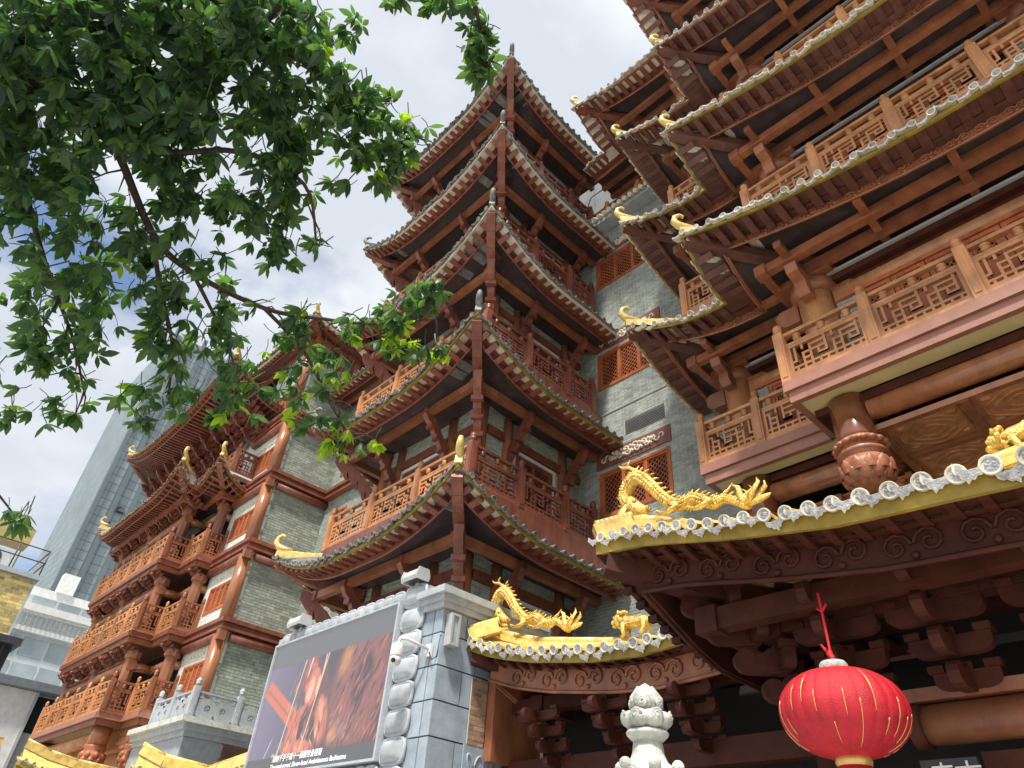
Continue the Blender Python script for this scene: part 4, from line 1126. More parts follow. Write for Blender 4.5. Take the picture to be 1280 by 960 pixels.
def band(xa, ya, xb, yb, wd, s=.02):
    dx, dy = xb-xa, yb-ya; L2 = math.hypot(dx, dy); t = ((U_-xa)*dx+(V_-ya)*dy)/L2; e = abs((U_-xa)*dy-(V_-ya)*dx)/L2
    return np.clip((wd-e)/s, 0, 1)*np.clip(t/.05, 0, 1)*np.clip((L2-t)/.05, 0, 1)
tex = fbm(30, 1, .35, 5)*.5+.5; tex2 = fbm(55, 1, 1, 9)*.5+.5
over(np.clip((U_-1.05)/.25, 0, 1)*.9, (.16, .05, .045))
over(np.clip((U_-1.0)/.2, 0, 1)*np.clip(tex*2-1.1, 0, 1), (.5, .15, .07))
over(band(0, .33, .72, .72, .075), (.62, .17, .09)); over(band(.02, .35, .6, .66, .018), (.28, .12, .13))
def strokes(n, x0_, x1_, y0_, y1_, ang, ln, wd, colr, seed):
    r_ = random.Random(seed)
    for _ in range(n):
        xa, ya = r_.uniform(x0_, x1_), r_.uniform(y0_, y1_); an = ang+r_.gauss(0, .18); l_ = ln*r_.uniform(.5, 1.3)
        k_ = r_.uniform(.65, 1.25); over(band(xa, ya, xa+l_*math.cos(an), ya+l_*math.sin(an), wd*r_.uniform(.5, 1.2), .006)*.95, tuple(min(1, c_*k_) for c_ in colr))
O1, O2, O3, DK_ = (.62, .19, .12), (.90, .46, .33), (.36, .085, .07), (.07, .035, .04)
over(ell(1.40, .50, .40, .55, .1, .3)*.9, (.26, .10, .09))
over(ell(1.47, .46, .12, .22, .3, .35), DK_)
strokes(60, 1.1, 1.75, .2, .95, -1.05, .16, .012, DK_, 6); strokes(60, 1.15, 1.75, .2, .95, -1.05, .14, .009, (.50, .15, .12), 2); strokes(50, 1.15, 1.72, .2, .9, -1.0, .10, .005, (.80, .36, .28), 3)
over(ell(1.20, .30, .09, .17, .15, .6)*.75, (.55, .24, .10)); strokes(16, 1.12, 1.28, .18, .42, -.9, .08, .006, O3, 5)
over(ell(.86, .60, .22, .36, -.05, .2), (.16, .07, .065))
over(ell(.70, .30, .10, .17, .1, .15), O3); strokes(16, .62, .80, .16, .42, 1.9, .08, .010, O2, 7)
over(ell(.78, .43, .095, .155, .15, .12), O1); over(ell(.755, .45, .05, .11, .15, .3), O2)
over(band(.71, .42, .78, .40, .012, .01), DK_); over(band(.70, .52, .74, .515, .008, .006), (.35, .06, .05)); over(band(.695, .44, .685, .49, .008, .008), O2)
over(ell(.86, .43, .028, .085, .1, .3), O2); over(ell(.74, .60, .055, .07, .2, .3), O1)
over(ell(.66, .74, .13, .20, .35, .15), O1); over(ell(1.0, .68, .10, .20, -.35, .3)*.85, O1); strokes(20, .92, 1.08, .5, .86, 1.3, .12, .008, O3, 41); strokes(26, .55, .8, .55, .9, 1.7, .12, .008, O3, 43); over(ell(.98, .62, .04, .13, -.3, .7)*.7, O2)
over(ell(.74, .70, .05, .16, .2, .3), DK_); over(ell(.90, .80, .05, .16, -.1, .3), DK_)
over(ell(.74, .86, .24, .07, 0, .3), O1); strokes(30, .5, .95, .72, .9, 1.2, .09, .009, O2, 11); strokes(24, .5, 1.0, .55, .9, 1.5, .1, .008, O3, 13)
strokes(14, .45, .62, .2, .6, 1.75, .12, .012, O3, 17); strokes(10, .46, .62, .2, .6, 1.75, .1, .008, O2, 19)
over(ell(1.20, .80, .06, .10, .5, .6)*.8, (.60, .26, .10)); over(ell(1.30, .78, .09, .07, .2, .8)*.6, (.28, .18, .2)); strokes(26, 1.12, 1.42, .68, .88, -1.0, .07, .009, (.72, .42, .2), 23); strokes(12, 1.2, 1.45, .7, .9, -.8, .06, .010, DK_, 29)
strokes(40, .58, 1.05, .50, .92, 1.7, .10, .006, (.95, .55, .4), 51); strokes(40, .55, 1.05, .50, .92, 1.5, .10, .008, DK_, 53); strokes(22, .60, .84, .16, .36, 1.8, .07, .006, DK_, 55); strokes(16, .62, .82, .16, .36, 1.3, .05, .006, (.95, .55, .4), 57)
for xa, xb in ((.60, .44), (.94, .77)): over(band(xa, .14, xb, .95, .010, .006), (.86, .55, .34))
over(band(.70, .14, .66, .36, .012, .008), (.80, .62, .6)); over(band(.90, .16, .885, .42, .012, .008), (.80, .5, .4))
over(band(.33, .74, .22, .96, .008, .008), (.66, .66, .88))
over(ell(.40, .90, .03, .035), (.75, .40, .14)); strokes(12, .42, .56, .78, .92, 1.9, .07, .008, (.75, .42, .16), 37)
top_ = np.clip((.20-V_)/.01, 0, 1); bot_ = np.clip((V_-.885)/.01, 0, 1)
over(top_, (.135, .135, .14)); over(bot_, (.085, .085, .09))
fine = fbm(120, 1, .25, 21)*.5+fbm(75, .7, 1, 31)*.5
mid_ = ((V_ > .21) & (V_ < .88))[..., None]
img = np.where(mid_, img*(1+.30*fine[..., None]*np.clip((U_-.35)/.2, 0, 1)[..., None]), img)*1.0+.045
img = np.clip(img, 0, 1)
ca = me.color_attributes.new('picture', 'FLOAT_COLOR', 'POINT')
ca.data.foreach_set('color', np.concatenate([img.reshape(-1, 3), np.ones((img.shape[0]*img.shape[1], 1))], 1).ravel().astype(np.float32))
put('picture', me, SC_)
TXW = bpy.data.materials.new('white_caption_light'); TXW.use_nodes = True
bb_ = TXW.node_tree.nodes['Principled BSDF']; bb_.inputs['Emission Color'].default_value = (1, 1, 1, 1); bb_.inputs['Emission Strength'].default_value = .5
def text(name, body, size, loc, parent, m, rot=(math.pi/2, 0, 0), shear=0, ext=0.0, align='LEFT', sx=1.0):
    cu = bpy.data.curves.new(name, 'FONT'); cu.body = body; cu.size = size; cu.shear = shear; cu.extrude = ext; cu.align_x = align; cu.materials.append(m)
    tmp = bpy.data.objects.new(name, cu); COL.objects.link(tmp)
    me = bpy.data.meshes.new_from_object(tmp.evaluated_get(bpy.context.evaluated_depsgraph_get())); bpy.data.objects.remove(tmp)
    me.materials.clear(); me.materials.append(m)
    return put(name, me, parent, loc=loc, rot=rot, scale=(sx, 1, 1))
text('caption', '南無千手千眼十一面觀世音菩薩', .125, (x0+1.03, 6.893, z0+.185), SC_, TXW, shear=.2, sx=1.0)
text('caption', 'Thousand-armed, Eleven-faced Avalokitesvara Bodhisattva', .115, (x0+1.0, 6.893, z0+.06), SC_, TXW, shear=.2, sx=.96)

# things fixed to the screen wall
def flood(x, label, L_=.55):
    t = thing('floodlight', label, 'floodlight', (x, 6.9, 6.22), 'white box floodlights on the screen wall')
    b = MB(); b.prism([(-.11, 0), (.11, 0), (.13, .06), (.1, .17), (-.1, .17), (-.13, .06)], (x, 6.85, 6.28), Y, Z, X, L_); part('housing', b, GRYL, t)
    for e in (-1, 1):
        b = MB(); b.prism([(-.13, -.02), (.13, -.02), (.15, .07), (.11, .2), (-.11, .2), (-.15, .07)], (x+e*L_/2, 6.85, 6.28), Y, Z, X, .025); part('end_cap', b, GRYL, t)
    b = MB(); b.bx(x-.05, x+.05, 6.9, 6.98, 6.2, 6.3); part('bracket', b, GRY, t)
    b = MB(); b.bx(x-L_*.4, x+L_*.4, 6.76, 6.94, 6.268, 6.279); part('lens', b, GLS, t)
flood(-9.95, 'white box floodlight on the right end of the stone wall, above the lotus petals', .45)
flood(-14.0, 'white box floodlight on the left end of the stone wall, above the screen', .5)
t = thing('security_camera', 'white dome security camera hanging from an arm beside the lotus petal border', 'camera', (-9.45, 6.8, 5.0))
b = MB(); b.bx(-9.5, -9.36, 6.95, 7.0, 4.92, 5.12); part('wall_plate', b, WHT, t)
b = MB(); b.tube([(-9.42, 6.96, 5.03), (-9.55, 6.6, 5.13), (-9.6, 6.5, 5.12), (-9.6, 6.47, 5.02)], .028, 8); part('arm', b, WHT, t)
b = MB(); b.lathe([(.04, .2), (.075, .17), (.095, .1), (.1, 0), (.095, -.03)], (-9.6, 6.47, 4.85), 18); part('housing', b, WHT, t)
b = MB(); b.lathe([(.092, 0), (.088, -.07), (.06, -.13), (.01, -.15)], (-9.6, 6.47, 4.82), 18); d_ = part('dome', b, WHT, t)
b = MB(); b.ball((-9.56, 6.40, 4.75), .04, 0, 10, 7); part('lens', b, GLS, d_)
b = MB(); b.tube([(-9.38, 6.95, 4.98), (-9.3, 6.95, 4.85), (-9.24, 7.0, 4.9), (-9.22, 7.02, 5.25)], .012, 5); part('cable', b, DRK, t)
t = thing('wall_lamp', 'tall grey metal box lamp on the right face of the stone pier', 'wall lamp', (-9.1, 7.15, 5.3))
b = MB(); b.bx(-9.19, -9.03, 7.07, 7.11, 5.08, 5.60); b.bx(-9.19, -9.03, 7.22, 7.26, 5.08, 5.60); b.bx(-9.19, -9.03, 7.11, 7.22, 5.08, 5.12); b.bx(-9.19, -9.03, 7.11, 7.22, 5.56, 5.60); part('housing', b, GRY, t)
b = MB(); b.bx(-9.19, -9.06, 7.115, 7.215, 5.125, 5.555); part('diffuser', b, STB, t)

# ================================================================== GATES
tile_g = tile_mesh(.30, YT, TD, TC, True)
GT = thing('main_gate', 'dark red timber gate pavilion with yellow tiled upturned eave, lower right', 'gate', (-.5, 7.2, 0))
gx = [-4.70, -4.06, -3.06, -2.06, -1.30, -.64, .8, 3.2]; gz = [.58, .51, .28, .11, .064, .016, .0, .04]
gy = [5.6, 6.1, 6.56, 7.12, 9.2]; gzy = [.58, .36, .16, .0, -.04]
def zfg(x, y, i): return float(np.interp(x, gx, gz)) if i == 0 else float(np.interp(y, gy, gzy))
GE = 4.34
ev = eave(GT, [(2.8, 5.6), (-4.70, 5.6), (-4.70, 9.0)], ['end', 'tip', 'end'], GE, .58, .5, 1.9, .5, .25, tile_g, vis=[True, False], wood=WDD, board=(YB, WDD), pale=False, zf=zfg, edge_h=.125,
     sv=.36, hv=.32, purl=(.85, 1.3), purlm=WDD, ridge=YT, deck=YT, val_detail=True, valm=WDD, rafter=True, raft_s=.34, raft_w=.08, raft_h=.045, inner_slope=.0,
     tilescale=lambda p, i: float(np.interp(p.x, [-4.7, -4, -3.06, -1.3, 1.6], [.66, .66, .74, .98, 1.0])), beam_hip=True, hipfar=.3, curl=False)
for i in range(14): 
    b = MB(); b.bx(-4.70, -4.58, 5.85+i*.22, 5.93+i*.22, 0, .07)
    o_ = part('rafter_end', b, WDD, ev); o_.location.z += GE+float(np.interp(5.9+i*.22, gy, gzy))-.10
def ridge_line(parent, pts, wd=.2, h=.34):
    b = MB()
    for p, q in zip(pts, pts[1:]):
        p = Vector(p); q = Vector(q)
        b.beam(p, q, wd, h); b.beam(p+Z*(h*.28), q+Z*(h*.28), wd*1.35, .05); b.tube([p+Z*(h*.5+.04), q+Z*(h*.5+.04)], .06, 8)
        b.beam(p-Z*(h*.4), q-Z*(h*.4), wd*1.5, .06)
    return part('ridge', b, YT, parent)
rx = [-4.88, -4.5, -4.2, -3.85, -3.5, -3.0, -2.5, -2.0, -1.2, 0, 2.8]; rz = [5.57, 5.47, 5.37, 5.22, 5.06, 4.86, 4.74, 4.66, 4.60, 4.56, 4.56]
ridge_line(ev, [(x, 6.12, z-.17) for x, z in zip(rx, rz)], .18, .26)
b = MB(); b.grid([[(x, y, max(z-.25-(y-6.1)*.5, 4.56)) for x, z in zip(rx, rz)] for y in (6.1, 6.4, 7.0)]); part('back_slope', b, YT, ev)
ridge_line(ev, [(-.88, 5.72, 4.50), (-.62, 5.9, 4.62), (-.22, 6.15, 4.84), (.6, 6.6, 5.27)], .15, .18)
# bracket clusters and beams below: cross arms with rounded ends, curled noses, bearing blocks
def gong(w_, h_):
    r_ = h_*.9; pts = [(-w_, h_)]
    for q in range(6): t_ = math.pi+q*math.pi/10; pts.append((-w_+r_+r_*math.cos(t_), h_*.55+h_*.55*math.sin(t_)))
    for q in range(6): t_ = 1.5*math.pi+q*math.pi/10; pts.append((w_-r_+r_*math.cos(t_), h_*.55+h_*.55*math.sin(t_)))
    return pts+[(w_, h_)]
def nose(l_, h_):
    pts = [(0, h_), (0, -.02), (l_*.35, -h_*.2)]
    for q in range(9): t_ = -1.5+q*.5; pts.append((l_*.8+h_*.55*math.cos(t_), h_*.35+h_*.55*math.sin(t_)))
    return pts+[(l_*.45, h_*.75), (l_*.3, h_)]
def cluster(sz, m_=None):
    b = MB()
    for k in range(4):
        y = .1-.26*k*sz; z = .30*k*sz; w_ = (.36+.09*k)*sz
        b.prism(gong(w_, .2*sz), (0, y, z), X, Z, Y, .12*sz)
        for sx in (-.85, 0, .85):
            b.bx(sx*w_-.09*sz, sx*w_+.09*sz, y-.09*sz, y+.09*sz, z+.2035*sz, z+.28*sz)
        b.prism(nose(.5*sz, .24*sz), (0, y, z), -Y, Z, X, .13*sz)
    return b.mesh('bracket_set', [m_ or WDD])
clm = cluster(.95); cls_ = cluster(.72)
for x in (-2.75, -1.85, -.9, .05, 1.0, 1.95): put('bracket_set', clm, GT, loc=(x, 7.2, 3.45), scale=(.8, .85, .85))
put('bracket_set', clm, GT, loc=(-3.25, 7.55, 3.5), rot=(0, 0, -math.pi/2), scale=(.7, .7, .8)); put('bracket_set', clm, GT, loc=(-3.25, 8.5, 3.5), rot=(0, 0, -math.pi/2), scale=(.7, .7, .8))
put('bracket_set', clm, GT, loc=(-3.3, 7.1, 3.5), rot=(0, 0, -math.pi/4), scale=(.6, 1.0, .95))
b = MB(); b.bx(-3.4, 2.7, 7.25, 7.55, 3.41, 3.52); part('tie_plank', b, WB, GT)
b = MB(); b.bx(-3.4, 2.7, 7.56, 7.7, 3.4, 3.6); b.bx(-3.3, 2.7, 7.5, 7.75, 4.2, 4.38); b.bx(-3.3, -3.05, 7.75, 9, 4.15, 4.38); part('beam', b, WDD, GT)
b = MB(); b.tube([(-2.36, 7.4, 3.24), (2.6, 7.4, 3.24)], .17, 18); part('round_beam', b, WB, GT)
b = MB(); b.tube([(-2.46, 7.4, 3.24), (-2.34, 7.4, 3.24)], .195, 18); part('beam_collar', b, WDD, GT)
b = MB(); b.bx(-1.95, 2.6, 7.3, 7.5, 2.5, 2.98); part('beam', b, WDD, GT)
b = MB(); b.bx(-4.3, -2.5, 7.31, 7.5, 2.76, 2.88); part('tie_plank', b, WB, GT)
for x in (-3.3, 2.6): column(GT, x, 7.45, .13, 3.6, .14, WDD, False)
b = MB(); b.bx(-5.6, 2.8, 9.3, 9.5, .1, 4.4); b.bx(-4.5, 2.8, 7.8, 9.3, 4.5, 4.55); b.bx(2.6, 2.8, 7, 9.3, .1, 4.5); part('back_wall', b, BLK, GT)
# name plaque under the beam
t = thing('name_plaque', 'black plaque with white Chinese characters under the gate beam, behind the lantern', 'sign', (-1.9, 7.2, 2.5))
b = MB(); b.bx(-2.42, -1.97, 7.2, 7.25, 1.2, 2.93); part('board', b, DRK, t)
text('lettering', '寺\n佛', .22, (-2.36, 7.195, 2.72), t, WHT, ext=.006, sx=1.0)
text('lettering', '古\n大', .22, (-2.16, 7.195, 2.72), t, WHT, ext=.006, sx=1.0)

SG = thing('side_gate', 'small dark red side gate with sagging yellow tiled roof between pier and main gate', 'gate', (-6.5, 8.5, 0))
hx = [-9.25, -8.5, -7.74, -6.47, -5.65, -4.78, -3.8]; hz_ = [.70, .43, .25, .05, .0, .06, .2]
def zfs(x, y, i): return float(np.interp(x, hx, hz_)) if i == 0 else max(0, .7-.35*(y-7.6))
ev = eave(SG, [(-3.9, 7.6), (-9.2, 7.6), (-9.2, 9.2)], ['end', 'tip', 'end'], 4.48, .7, .6, 1.6, .5, .267, tile_g, vis=[True, False], wood=WDD, board=(YB, WDD), pale=False, zf=zfs, edge_h=.12, sv=.3, hv=.36,
     purl=(.9,), purlm=WDD, deck=YT, val_detail=True, valm=WB, rafter=True, raft_s=.28, raft_w=.07, raft_h=.04, inner_slope=0, beam_hip=True, hipfar=.35, curl=False,
     tilescale=lambda p, i: .9)
rx = [-9.3, -8.9, -8.5, -8.0, -7.4, -6.8, -6.2, -5.6, -5.0, -4.4, -3.9]
ridge_line(ev, [(x, 8.1, float(np.interp(x, [-9.3, -8.2, -6.9, -5.4, -4], [5.72, 5.32, 5.07, 4.80, 4.72]))-.25) for x in rx], .18, .3)
b = MB(); b.grid([[(x, y, 4.48+float(np.interp(x, hx, hz_))+.12+(y-7.6)*.3-max(0, y-8.1)*.3) for x in rx] for y in (8.08, 8.12, 9.0)]); part('back_slope', b, YT, ev)
for x in (-7.9, -6.6, -5.3): put('bracket_set', cls_, SG, loc=(x, 8.45, 3.45), scale=(.9, .9, .85))
b = MB(); b.bx(-9.15, -3.9, 8.5, 8.7, 3.3, 3.6); b.bx(-9.15, -5, 8.5, 8.8, 4.3, 4.5); part('beam', b, WDD, SG)
b = MB(); b.bx(-9.15, -8.98, 8.1, 9.2, 3.55, 4.75); part('side_panel', b, WB, SG)
wall(SG, (-9.16, 7.75, 0), Y, X, .34, 3.75, 4.75, (), mats=(mat('brown_brick', (.34, .2, .13), .8, .2, 5, .3, 50, island=.3), MO), th=.03)
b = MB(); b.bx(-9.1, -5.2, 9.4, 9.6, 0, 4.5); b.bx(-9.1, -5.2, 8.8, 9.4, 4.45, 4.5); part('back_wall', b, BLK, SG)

# ------------------------------------------------------------------ gilded roof figures
def dragon(label, o, sc_=1.0, sl=-.25):
    """local x runs right along the ridge, z up; o is the point of the ridge under the head"""
    t = thing('dragon_figure', label, 'dragon ornament', o, 'gilded dragons on the gate ridges')
    def Pp(a, c, y=0): return Vector(o)+Vector((a, y, c+sl*max(0, a-.1)))*sc_
    body = [(.0, .32), (-.14, .42), (-.2, .58), (-.12, .74), (.05, .82), (.22, .78), (.36, .64), (.5, .46), (.66, .30), (.84, .22), (1.02, .24), (1.18, .26), (1.34, .18), (1.5, .12), (1.66, .2), (1.8, .16), (1.95, .06), (2.05, .04)]
    rad = [.10, .125, .13, .125, .12, .115, .11, .105, .105, .105, .10, .10, .095, .085, .075, .065, .055, .04]
    # refine
    bp_, br_ = [], []
    for i in range(len(body)-1):
        for q in range(4):
            f = q/4; a = body[i]; c = body[i+1]; a0 = body[max(i-1, 0)]; c1 = body[min(i+2, len(body)-1)]
            def cr(k): return .5*((2*a[k])+(-a0[k]+c[k])*f+(2*a0[k]-5*a[k]+4*c[k]-c1[k])*f*f+(-a0[k]+3*a[k]-3*c[k]+c1[k])*f**3)
            bp_.append(Pp(cr(0), cr(1), .05*math.sin((i+f)*.9))); br_.append((rad[i]*(1-f)+rad[i+1]*f)*sc_)
    b = MB(); b.tube(bp_, br_, 10)
    for i in range(3, len(bp_)-3, 1):     # scale bumps
        d = (bp_[i+1]-bp_[i-1]).normalized(); nrm = Vector((-d.z, 0, d.x))
        for k in (-1, 0, 1):
            q = bp_[i]+(Vector((0,-1,0))*.92+nrm*k*.55).normalized()*br_[i]*.93
            b.ball(q, .03*sc_, 0, 5, 4)
    bd = part('body', b, GOLD, t)
    b = MB()
    for i in range(4, len(bp_)-4, 2):     # dorsal spikes
        d = (bp_[i+1]-bp_[i-1]).normalized(); nrm = Vector((d.z, 0, -d.x)); nrm = -nrm
        if nrm.z < 0 and i > 26: nrm = -nrm
        p = bp_[i]+nrm*br_[i]*.8
        b.tube([p-d*.03*sc_, p+nrm*.055*sc_+d*.01*sc_, p+nrm*.1*sc_+d*.05*sc_], [.03*sc_, .02*sc_, .003], 5)
    part('dorsal_fin', b, GOLD, bd)
    # head turned down with open jaws
    b = MB()
    b.tube([Pp(-.1, .46), Pp(-.03, .33), Pp(.06, .25), Pp(.18, .2), Pp(.27, .2)], [.1*sc_, .13*sc_, .12*sc_, .09*sc_, .05*sc_], 10)
    b.tube([Pp(-.02, .22), Pp(.08, .13), Pp(.19, .08), Pp(.26, .09)], [.08*sc_, .07*sc_, .05*sc_, .02*sc_], 8)
    for s_ in (-1, 1):
        b.ball(Pp(.06, .36, s_*.09), .045*sc_, 0, 8, 6); b.ball(Pp(.27, .23, s_*.03), .035*sc_, 0, 8, 6)
    for k in range(9):
        a = k*.42; b.tube([Pp(-.1, .34, (-1)**k*.07), Pp(-.2-.06*math.sin(a), .26-.04*k*.5, (-1)**k*.12), Pp(-.14-.05*math.cos(a), .12-.02*k, (-1)**k*.1)], [.04*sc_, .03*sc_, .004], 5)
    b.tube([Pp(-.02, .14), Pp(-.02, .04), Pp(.1, .0), Pp(.3, .0)], [.07*sc_, .06*sc_, .04*sc_, .03*sc_], 7)
    part('head', b, GOLD, t)
    b = MB()
    for s_ in (-1, 1):
        b.tube([Pp(.28, .80, s_*.05), Pp(.14, .92, s_*.07), Pp(.0, 1.02, s_*.1), Pp(-.14, 1.06, s_*.12), Pp(-.2, 1.12, s_*.13)], [.045*sc_, .04*sc_, .033*sc_, .025*sc_, .01], 7)
        b.tube([Pp(-.02, 1.03, s_*.1), Pp(-.0, 1.1, s_*.12), Pp(.05, 1.15, s_*.12)], [.03*sc_, .02*sc_, .006], 6)
    part('horn', b, GOLD, t)
    for a, fl in ((.75, 1), (1.32, 1)):
        b = MB(); s_ = -1
        b.tube([Pp(a, .24, s_*.07), Pp(a+.16, .12, s_*.14), Pp(a+.02, .04, s_*.16), Pp(a-.1, .02, s_*.17)], [.07*sc_, .06*sc_, .045*sc_, .03*sc_], 7)
        for k in (-1, 0, 1): b.tube([Pp(a-.08, .03, s_*.17), Pp(a-.17, .05, s_*.17+k*.05), Pp(a-.22, .0, s_*.17+k*.07)], [.022*sc_, .016*sc_, .003], 5)
        part('leg', b, GOLD, t)
    b = MB()
    b.tube([Pp(1.5, .16, .0), Pp(1.72, .34, .02), Pp(1.82, .46, .02)], [.04*sc_, .025*sc_, .004], 5)
    for k in range(6):
        th = .35+k*.36
        pts = [Pp(2.02, .05), Pp(2.02+.17*math.cos(th), .05+.17*math.sin(th), .03*math.sin(k*2)), Pp(2.02+.33*math.cos(th-.25), .05+(.33+.12*math.sin(k*1.3))*math.sin(th), .04*math.sin(k*2)), Pp(2.02+.4*math.cos(th), .05+(.42+.14*math.sin(k*1.3))*math.sin(th))]
        b.tube(pts, [.04*sc_, .06*sc_, .04*sc_, .004], 7, flat=.5)
    part('tail_fin', b, GOLD, t)
dragon('larger gilded dragon arched on the yellow ridge of the main gate', (-4.52, 6.12, 5.43), .72, -.20)
dragon('smaller gilded dragon arched on the yellow ridge of the side gate', (-9.0, 8.1, 5.58), .80, -.22)
def lion(label, o, s_, rz=0.0):
    t = thing('lion_figure', label, 'lion ornament', o, 'gilded lions on the gate roofs')
    M_ = Matrix.Rotation(rz, 3, 'Y')
    def Pp(x, y, z): return Vector(o)+M_ @ Vector((x*s_, y*s_, z*s_))
    b = MB(); b.tube([Pp(-.3, 0, .42), Pp(-.15, 0, .42), Pp(.05, 0, .38), Pp(.25, 0, .36), Pp(.42, 0, .34), Pp(.52, 0, .3)], [.15*s_, .17*s_, .15*s_, .15*s_, .15*s_, .08*s_], 12)
    for i in range(20):
        a = i*.036-.62
        for k in (-1, 0, 1): b.ball(Pp(a+.35*.5+.1, -.12+.02*k, .4+k*.07), .028*s_, 0, 5, 4)
    part('body', b, GOLD, t)
    b = MB(); b.ball(Pp(-.42, 0, .52), .17*s_, 0, 12, 9, (1, .95, .95)); b.ball(Pp(-.57, 0, .47), .10*s_, 0, 9, 7, (1, 1.1, .75)); b.ball(Pp(-.56, 0, .38), .075*s_, 0, 8, 6, (1, 1.1, .5))
    for y in (-1, 1):
        b.ball(Pp(-.53, y*.08, .58), .04*s_, 0, 7, 5); b.tube([Pp(-.36, y*.13, .62), Pp(-.32, y*.18, .7)], [.05*s_, .01], 6)
    rs = random.Random(5)
    for i in range(34):
        th = rs.uniform(0, 6.28); b.ball(Pp(-.3+rs.uniform(-.08, .1), .17*math.cos(th), .5+.19*math.sin(th)), .055*s_, 0, 6, 5)
    part('head', b, GOLD, t)
    for x, y in ((-.2, -.1), (-.2, .1), (.38, -.1), (.38, .1)):
        b = MB(); dx_ = -.03 if x < 0 else .06
        b.tube([Pp(x, y, .38), Pp(x+dx_, y*1.15, .2), Pp(x, y*1.15, .07), Pp(x-.08, y*1.15, .03)], [.085*s_, .06*s_, .05*s_, .05*s_], 8); part('leg', b, GOLD, t)
    b = MB(); b.tube([Pp(.5, 0, .34), Pp(.6, 0, .46), Pp(.58, 0, .6), Pp(.5, 0, .66)], [.05*s_, .06*s_, .07*s_, .02*s_], 7); part('tail', b, GOLD, t)
lion('small gilded lion walking on the low end of the side gate ridge', (-6.05, 8.0, 4.88), .56)
lion('gilded lion crouching on the sloping ridge at the right edge of the main gate', (-.50, 5.9, 4.75), .44, -.42)
t = thing('pearl_ornament', 'gilded pearl ornament peeping above the tile ends of the main gate', 'ornament', (-2.05, 5.75, 4.7))
b = MB(); b.ball((-2.065, 5.75, 4.60), .075, 0, 12, 9)
for k in range(7):
    a = k*.9; b.ball((-2.065+.08*math.cos(a), 5.75+.05*math.sin(a), 4.60+.07*math.sin(a)), .05, 0, 7, 5)
part('pearl', b, GOLD, t)

# ------------------------------------------------------------------ red lantern
LX, LY, LZ = -2.468, 5.95, 3.07
t = thing('red_lantern', 'large round red cloth lantern hanging from the main gate eave', 'lantern', (LX, LY, LZ))
b = MB(); NG = 28
prof = []
for i in range(25):
    a = -math.pi/2*.93+math.pi*.93*i/24
    prof.append((.485*math.cos(a)**.82, .325*math.sin(a)))
b.lathe(prof, (LX, LY, LZ), NG*6, mod=lambda t_, z_: 1-.022*(1-abs(math.sin(t_*NG/2))**.5))
part('shade', b, REDL, t)
b = MB(); rs = random.Random(4)
for k in range(NG):
    th = 2*math.pi*k/NG; i0 = rs.randint(2, 12); i1 = i0+rs.randint(4, 10)
    b.tube([(LX+(r_*.984+.003)*math.cos(th), LY+(r_*.984+.003)*math.sin(th), LZ+z_) for r_, z_ in prof[i0:min(i1, 23)]], .0035, 4)
part('rib_thread', b, GLD2, t)
b = MB(); b.lathe([(.10, .30), (.115, .33), (.11, .37), (.095, .39)], (LX, LY, LZ), 20); part('top_ring', b, STW, t)
b = MB(); b.lathe([(.125, -.38), (.135, -.35), (.13, -.31)], (LX, LY, LZ), 20); part('bottom_ring', b, GLD2, t)
b = MB(); b.lathe([(.12, -.85), (.125, -.6), (.125, -.381)], (LX, LY, LZ), 48, mod=lambda t_, z_: 1+.03*math.sin(t_*24)); part('tassel', b, REDL, t)
b = MB(); b.tube([(LX, LY, LZ+.37), (LX+.01, LY, LZ+.42), (LX-.01, LY, LZ+.46), (LX, LY, LZ+.5), (LX, LY, 3.85), (LX, LY, 4.05)], [.03, .022, .03, .012, .012, .012], 6)
b.tube([(LX-.03, LY, LZ+.5), (LX-.06, LY-.02, LZ+.54), (LX-.02, LY, LZ+.46)], .012, 5)
b.tube([(LX-.04, LY, 3.92), (LX, LY, 3.88), (LX+.05, LY, 3.94)], .012, 5); part('cord', b, REDL, t)

# ------------------------------------------------------------------ carved stone post
PX, PY = -3.68, 5.0
t = thing('stone_post', 'carved white stone post with cloud and flame bud finial in front of the gate', 'stone post', (PX, PY, 0))
b = MB(); b.lathe([(.3, 0), (.3, .3), (.24, .36), (.2, .5), (.19, 2.3), (.2, 2.42), (.23, 2.5), (.235, 2.56), (.2, 2.62), (.15, 2.66), (.125, 2.72), (.115, 2.80)], (PX, PY, 0), 28, mod=lambda t_, z_: 1+(.02*math.cos(t_*8) if 2.62 < z_ < 2.82 else 0)); part('shaft', b, STW, t)
b = MB(); b.lathe([(.115, 2.80), (.165, 2.845), (.172, 2.865), (.16, 2.88), (.1, 2.9)], (PX, PY, 0), 28); part('collar', b, STW, t)
b = MB()
def spiral(c, r, ax, n=18, rad=.02, turns=2.2):
    o_ = Vector(c); rad_d = Vector((ax[0], ax[1], 0)).normalized(); s2 = Vector((-rad_d.y, rad_d.x, 0))
    return [o_+(s2*math.cos(k/n*turns*6.28)+Z*math.sin(k/n*turns*6.28))*r*(1-k/n*.85)+rad_d*(.02+.015*k/n) for k in range(n)]
for k in range(7):
    a = 2*math.pi*k/7+.4; c = (PX+.125*math.cos(a), PY+.125*math.sin(a), 2.96)
    b.ball(c, .088, 0, 10, 8, (1, 1, .8)); b.tube(spiral((PX+.17*math.cos(a), PY+.17*math.sin(a), 2.975), .05, (math.cos(a), math.sin(a))), .011, 5)
b.ball((PX, PY, 2.97), .13, 0, 12, 8); part('cloud_ring', b, STW, t)
b = MB(); b.lathe([(.07, 3.0), (.11, 3.06), (.125, 3.11), (.115, 3.16), (.08, 3.2), (.03, 3.235), (.005, 3.25)], (PX, PY, 0), 20)
